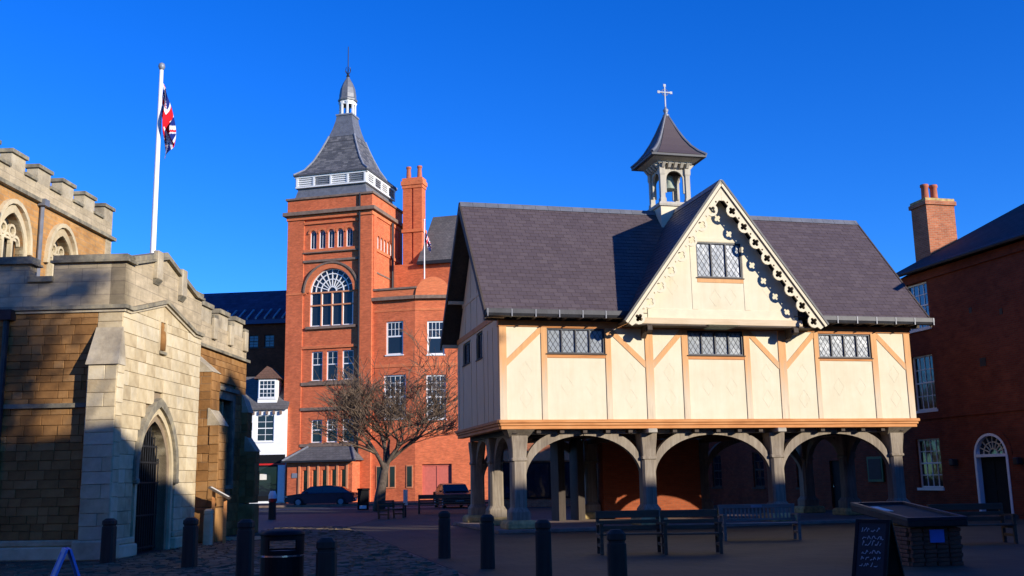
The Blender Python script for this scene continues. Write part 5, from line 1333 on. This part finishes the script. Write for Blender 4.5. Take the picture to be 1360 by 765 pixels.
bench(3.72, 22.35, -.04, 1.25, 'dark slatted bench, right of the touching pair before the hall', 'plank', 'bench_wood', .90)
bench(6.15, 26.5, -.02, 1.95, 'blue grey bench with upright back slats and small plaque', 'vertical', 'bench_grey', .88)
bench(10.3, 23.7, .02, 1.75, 'dark bench right of the brick display plinth', 'plank', 'bench_wood', .88)
bench(-3.55, 52.6, math.pi+.05, 2.75, 'long dark bench with its back turned, left of the hall corner', 'plank', 'bench_wood', .95)
bench(-5.6, 46.8, 1.1, 1.3, 'short dark bench under the bare tree', 'plank', 'bench_wood', .80)
PB = thing('sign_post', 'small white sign on a short post beside the short bench', 'sign', (-5.1, 48.2, 0))
MB().box(-.04, .04, -.04, .04, 0, .8).build('post', 'iron', PB); MB().box(-.10, .10, -.07, -.042, .55, 1.25).build('panel', 'paper', PB)
B2 = thing('black_waste_bin', 'square black waste bin behind the parked car by the tree', 'litter bin', (-8.9, 60.8, 0), .1)
MB().box(-.32, .32, -.32, .32, .05, 1.15).build('body', 'black_paint', B2, bevel=.03); MB().box(-.35, .35, -.35, .35, 1.152, 1.28).build('lid', 'black_paint', B2, bevel=.03); MB().box(-.2, .2, -.335, -.322, .12, .3).build('plate', 'white_paint', B2)

# church notice lectern
LC = thing('notice_lectern', 'sloping information panel on two brown posts beside the church', 'sign', (-8.22, 28.9, 0), .15)
for x in (-.16, .16): MB().box(x-.04, x+.04, -.04, .04, 0, 1.28 if x > 0 else 1.48).build('post', 'orange_oak', LC)
MB().quadbox([(-.30, -.22, 1.53), (.26, -.22, 1.21), (.26, .22, 1.21), (-.30, .22, 1.53), (-.27, -.22, 1.58), (.29, -.22, 1.26), (.29, .22, 1.26), (-.27, .22, 1.58)]).build('panel', 'dark_oak', LC)
MB().quadbox([(-.23, -.18, 1.560), (.25, -.18, 1.286), (.25, .18, 1.286), (-.23, .18, 1.560), (-.23, -.18, 1.566), (.25, -.18, 1.292), (.25, .18, 1.292), (-.23, .18, 1.566)]).build('sheet', 'paper', LC)

# brick display plinth
PL = thing('display_plinth', 'square brick plinth with sloping slab top and small blue notice', 'plinth', (7.3, 18.3, 0), .10)
PDy = 2.1
MB().box(-.42, .42, .05, PDy-.05, 0, .66).build('core', 'mortar', PL)
bk = MB().box(-.1055, .1055, -.05, .05, -.031, .031)
bme = bk.build('brick', 'single_brick', PL, bevel=.004); bmesh_ = bme.data; bpy.data.objects.remove(bme)
def brick(x, y, z, rz):
    o = link('brick', bmesh_, PL); o.location = (x+random.uniform(-.003, .003), y, z); o.rotation_euler = (0, 0, rz)
for c in range(9):
    z = .035+c*.072
    for k in range(4): brick(-.335+k*.223, .04+random.uniform(-.005, .005), z, 0) if c % 2 else brick(-.36+k*.235, .04+random.uniform(-.005, .005), z, 0)
    for k in range(9):
        brick(-.44+random.uniform(-.005, .005), .18+k*.222+(c % 2)*.04, z, math.pi/2)
        brick(.46+random.uniform(-.005, .005), .18+k*.222+(c % 2)*.04, z, math.pi/2)
MB().quadbox([(-.54, -.10, .67), (.56, -.10, .67), (.56, PDy+.1, .88), (-.54, PDy+.1, .88), (-.54, -.10, .78), (.56, -.10, .78), (.56, PDy+.1, 1.0), (-.54, PDy+.1, 1.0)]).build('slab', 'bollard_wood', PL, bevel=.015)
zf = lambda y: .782+(y+.1)/(PDy+.2)*.22
for (x0, x1, y0, y1) in ((-.54, -.47, -.1, PDy+.1), (.49, .56, -.1, PDy+.1), (-.47, .49, -.1, -.02), (-.47, .49, PDy+.02, PDy+.1)):
    MB().quadbox([(x0, y0, zf(y0)), (x1, y0, zf(y0)), (x1, y1, zf(y1)), (x0, y1, zf(y1)), (x0, y0, zf(y0)+.05), (x1, y0, zf(y0)+.05), (x1, y1, zf(y1)+.05), (x0, y1, zf(y1)+.05)]).build('rim', 'lead_dark', PL)
MB().box(-.12, .14, -.030, -.018, .40, .62).build('blue_notice', 'blue_board', PL)
MB().quadbox([(-.44, 1.1, zf(1.1)+.005), (-.2, 1.1, zf(1.1)+.005), (-.2, 1.75, zf(1.75)+.005), (-.44, 1.75, zf(1.75)+.005), (-.44, 1.1, zf(1.1)+.017), (-.2, 1.1, zf(1.1)+.017), (-.2, 1.75, zf(1.75)+.017), (-.44, 1.75, zf(1.75)+.017)]).build('sunlit_patch', 'paper', PL)  # pale sheet standing in for a patch of sunlight on the slab

# sandwich boards
def aboard(x, y, rz, w, h, label, face, rimm, chalk):
    t = thing('sandwich_board', label, 'board', (x, y, 0), rz)
    sp_ = .30
    for s in (-1, 1):
        def P(a, z, e): # front leaf leans back
            return (a, s*(sp_*(1-z/h)+.012)+s*e, z)
        def leaf(nm, a0, a1, z0, z1, e0, e1, m, par=t):
            return MB().quadbox([P(a0, z0, e0), P(a1, z0, e0), P(a1, z0, e1), P(a0, z0, e1), P(a0, z1, e0), P(a1, z1, e0), P(a1, z1, e1), P(a0, z1, e1)]).build(nm, m, par)
        pn = leaf('panel', -w/2+.05, w/2-.05, .16, h-.05, 0, .012, face)
        for a0, a1, z0, z1 in ((-w/2, -w/2+.05, 0, h), (w/2-.05, w/2, 0, h), (-w/2+.05, w/2-.05, h-.05, h), (-w/2+.05, w/2-.05, .11, .16)): leaf('rim', a0, a1, z0, z1, -.008, .022, rimm)
        if chalk and s < 0:
            rr_ = random.Random(8); mb = MB()
            def stroke(p, q, w=.011):
                (a0, z0), (a1, z1) = p, q; ln = math.hypot(a1-a0, z1-z0) or 1; na, nz = -(z1-z0)/ln*w/2, (a1-a0)/ln*w/2
                c4 = [(a0+na, z0+nz), (a1+na, z1+nz), (a1-na, z1-nz), (a0-na, z0-nz)]
                mb.quadbox([P(x_, z_, .014) for x_, z_ in c4]+[P(x_, z_, .017) for x_, z_ in c4])
            z = h-.17
            for r, hh in enumerate((.07, .05, .075, .05, .05, .06)):
                a = -w/2+.09+rr_.uniform(0, .05); amax = w/2-.10-rr_.uniform(0, .08)
                while a < amax:          # loose cursive scrawl
                    n_ = rr_.randint(2, 4); pa, pz = a, z
                    for k_ in range(n_):
                        qa, qz = pa+rr_.uniform(.006, .022), z+rr_.uniform(-.1, 1.0)*hh
                        stroke((pa, pz), (qa, qz)); pa, pz = qa, qz
                    a = pa+rr_.uniform(.008, .03)
                z -= hh+.035
            mb.build('chalk_strokes', 'chalk', pn)
    return t
aboard(5.15, 15.1, -.8, .52, .95, 'black chalkboard sandwich board beside the brick display plinth', 'chalkboard', 'black_paint', True)
aboard(-5.78, 13.5, math.pi/2+.5, .5, .84, 'blue edged sandwich board at the bottom left, seen nearly edge on', 'blue_board', 'blue_board', False)

# ------------------------------------------------------------------ parked cars
def car(x, y, rz, label, mat, length=4.5):
    t = thing('parked_car', label, 'car', (x, y, 0), rz, 'cars parked in the square')
    s = length/4.5
    prof = [(-2.2, .35), (-2.25, .62), (-2.15, .82), (-1.25, .95), (-.55, 1.40), (.55, 1.46), (1.35, 1.36), (1.95, 1.0), (2.2, .95), (2.25, .6), (2.2, .32)]
    low = [(-2.2, .25), (-1.9, .25)]
    loops = []
    for wdt, k in ((.86, 0), (.80, 1)): pass
    def ring(yy, inset):
        out = []
        for px_, pz in prof:
            zz = pz if pz < .96 else .96+(pz-.96)*1.0
            out.append((px_*s*(1-.02*inset), yy, zz))
        return out+[(1.8*s, yy, .22), (-1.8*s, yy, .22)]
    def body_ring(yy, top):
        return [(-2.2*s, yy, .35), (-2.24*s, yy, .62), (-2.12*s, yy, .80), (-1.2*s, yy, .93 if top else .90), (1.9*s, yy, .97 if top else .93), (2.2*s, yy, .93), (2.24*s, yy, .6), (2.18*s, yy, .32), (1.8*s, yy, .22), (-1.8*s, yy, .22)]
    MB().loft([body_ring(-.78, 0), body_ring(-.86, 0), body_ring(-.84, 1), body_ring(.84, 1), body_ring(.86, 0), body_ring(.78, 0)]).build('body', mat, t, smooth=False, bevel=0)
    cab = [(-1.22, .93), (-.55, 1.40), (.5, 1.46), (1.3, 1.36), (1.9, .96)]
    MB().loft([[(a*s*(.97 if b > 1 else 1), -.70 if b > 1 else -.80, b) for a, b in cab], [(a*s*(.97 if b > 1 else 1), .70 if b > 1 else .80, b) for a, b in cab]]).build('cabin', mat, t)
    for sy in (-1, 1):
        for pts in ([(-1.02, .97), (-.50, 1.36), (.15, 1.40), (.15, .97)], [(.22, .97), (.22, 1.40), (.75, 1.38), (1.45, 1.20), (1.55, .99)]):
            f = lambda a, z, e: (a*s, sy*(.80-.10*(z-.93)/.5+e), z)
            MB().loft([[f(a, z, .004) for a, z in pts], [f(a, z, .018) for a, z in pts]]).build('side_window', 'dark_glass', t)
        for wx in (-1.38*s, 1.38*s):
            wl = MB().loft([[(wx+r*math.cos(2*math.pi*k/20), yy, .32+r*math.sin(2*math.pi*k/20)) for k in range(20)] for r, yy in ((.30, sy*.70), (.32, sy*.74), (.32, sy*.875), (.29, sy*.89))]).build('wheel', 'tyre', t)
            MB().loft([[(wx+r*math.cos(2*math.pi*k/14), yy, .32+r*math.sin(2*math.pi*k/14)) for k in range(14)] for r, yy in ((.20, sy*.885), (.18, sy*.898))]).build('rim', 'lead_pale', wl)
        MB().box(-2.255*s, -2.1*s, sy*.72-.12, sy*.72+.12, .66, .78).build('headlight', 'chrome', t); MB().box(2.12*s, 2.252*s, sy*.72-.12, sy*.72+.12, .74, .90).build('tail_light', 'red_paint', t)
        MB().box(-.95*s, -.8*s, sy*.86, sy*1.0, .95, 1.06).build('door_mirror', mat, t)
    MB().quadbox([(-1.17*s, -.68, .97), (-1.17*s, .68, .97), (-.60*s, .60, 1.37), (-.60*s, -.60, 1.37), (-1.22*s, -.68, .99), (-1.22*s, .68, .99), (-.64*s, .60, 1.40), (-.64*s, -.60, 1.40)]).build('windscreen', 'dark_glass', t)
    MB().quadbox([(1.84*s, -.68, 1.0), (1.84*s, .68, 1.0), (1.32*s, .60, 1.33), (1.32*s, -.60, 1.33), (1.9*s, -.68, 1.01), (1.9*s, .68, 1.01), (1.37*s, .60, 1.355), (1.37*s, -.60, 1.355)]).build('rear_window', 'dark_glass', t)
    for xx in (-2.262, 2.252): MB().box(xx*s, xx*s+.012, -.26, .26, .42, .53).build('number_plate', 'white_paint', t)
    return t
car(-13.9, 74.6, .0, 'dark blue parked car side on in front of the brick tower', 'car_blue', 4.9)
car(-3.9, 64.5, math.pi/2+.25, 'black car parked behind the long bench', 'car_black', 4.4)
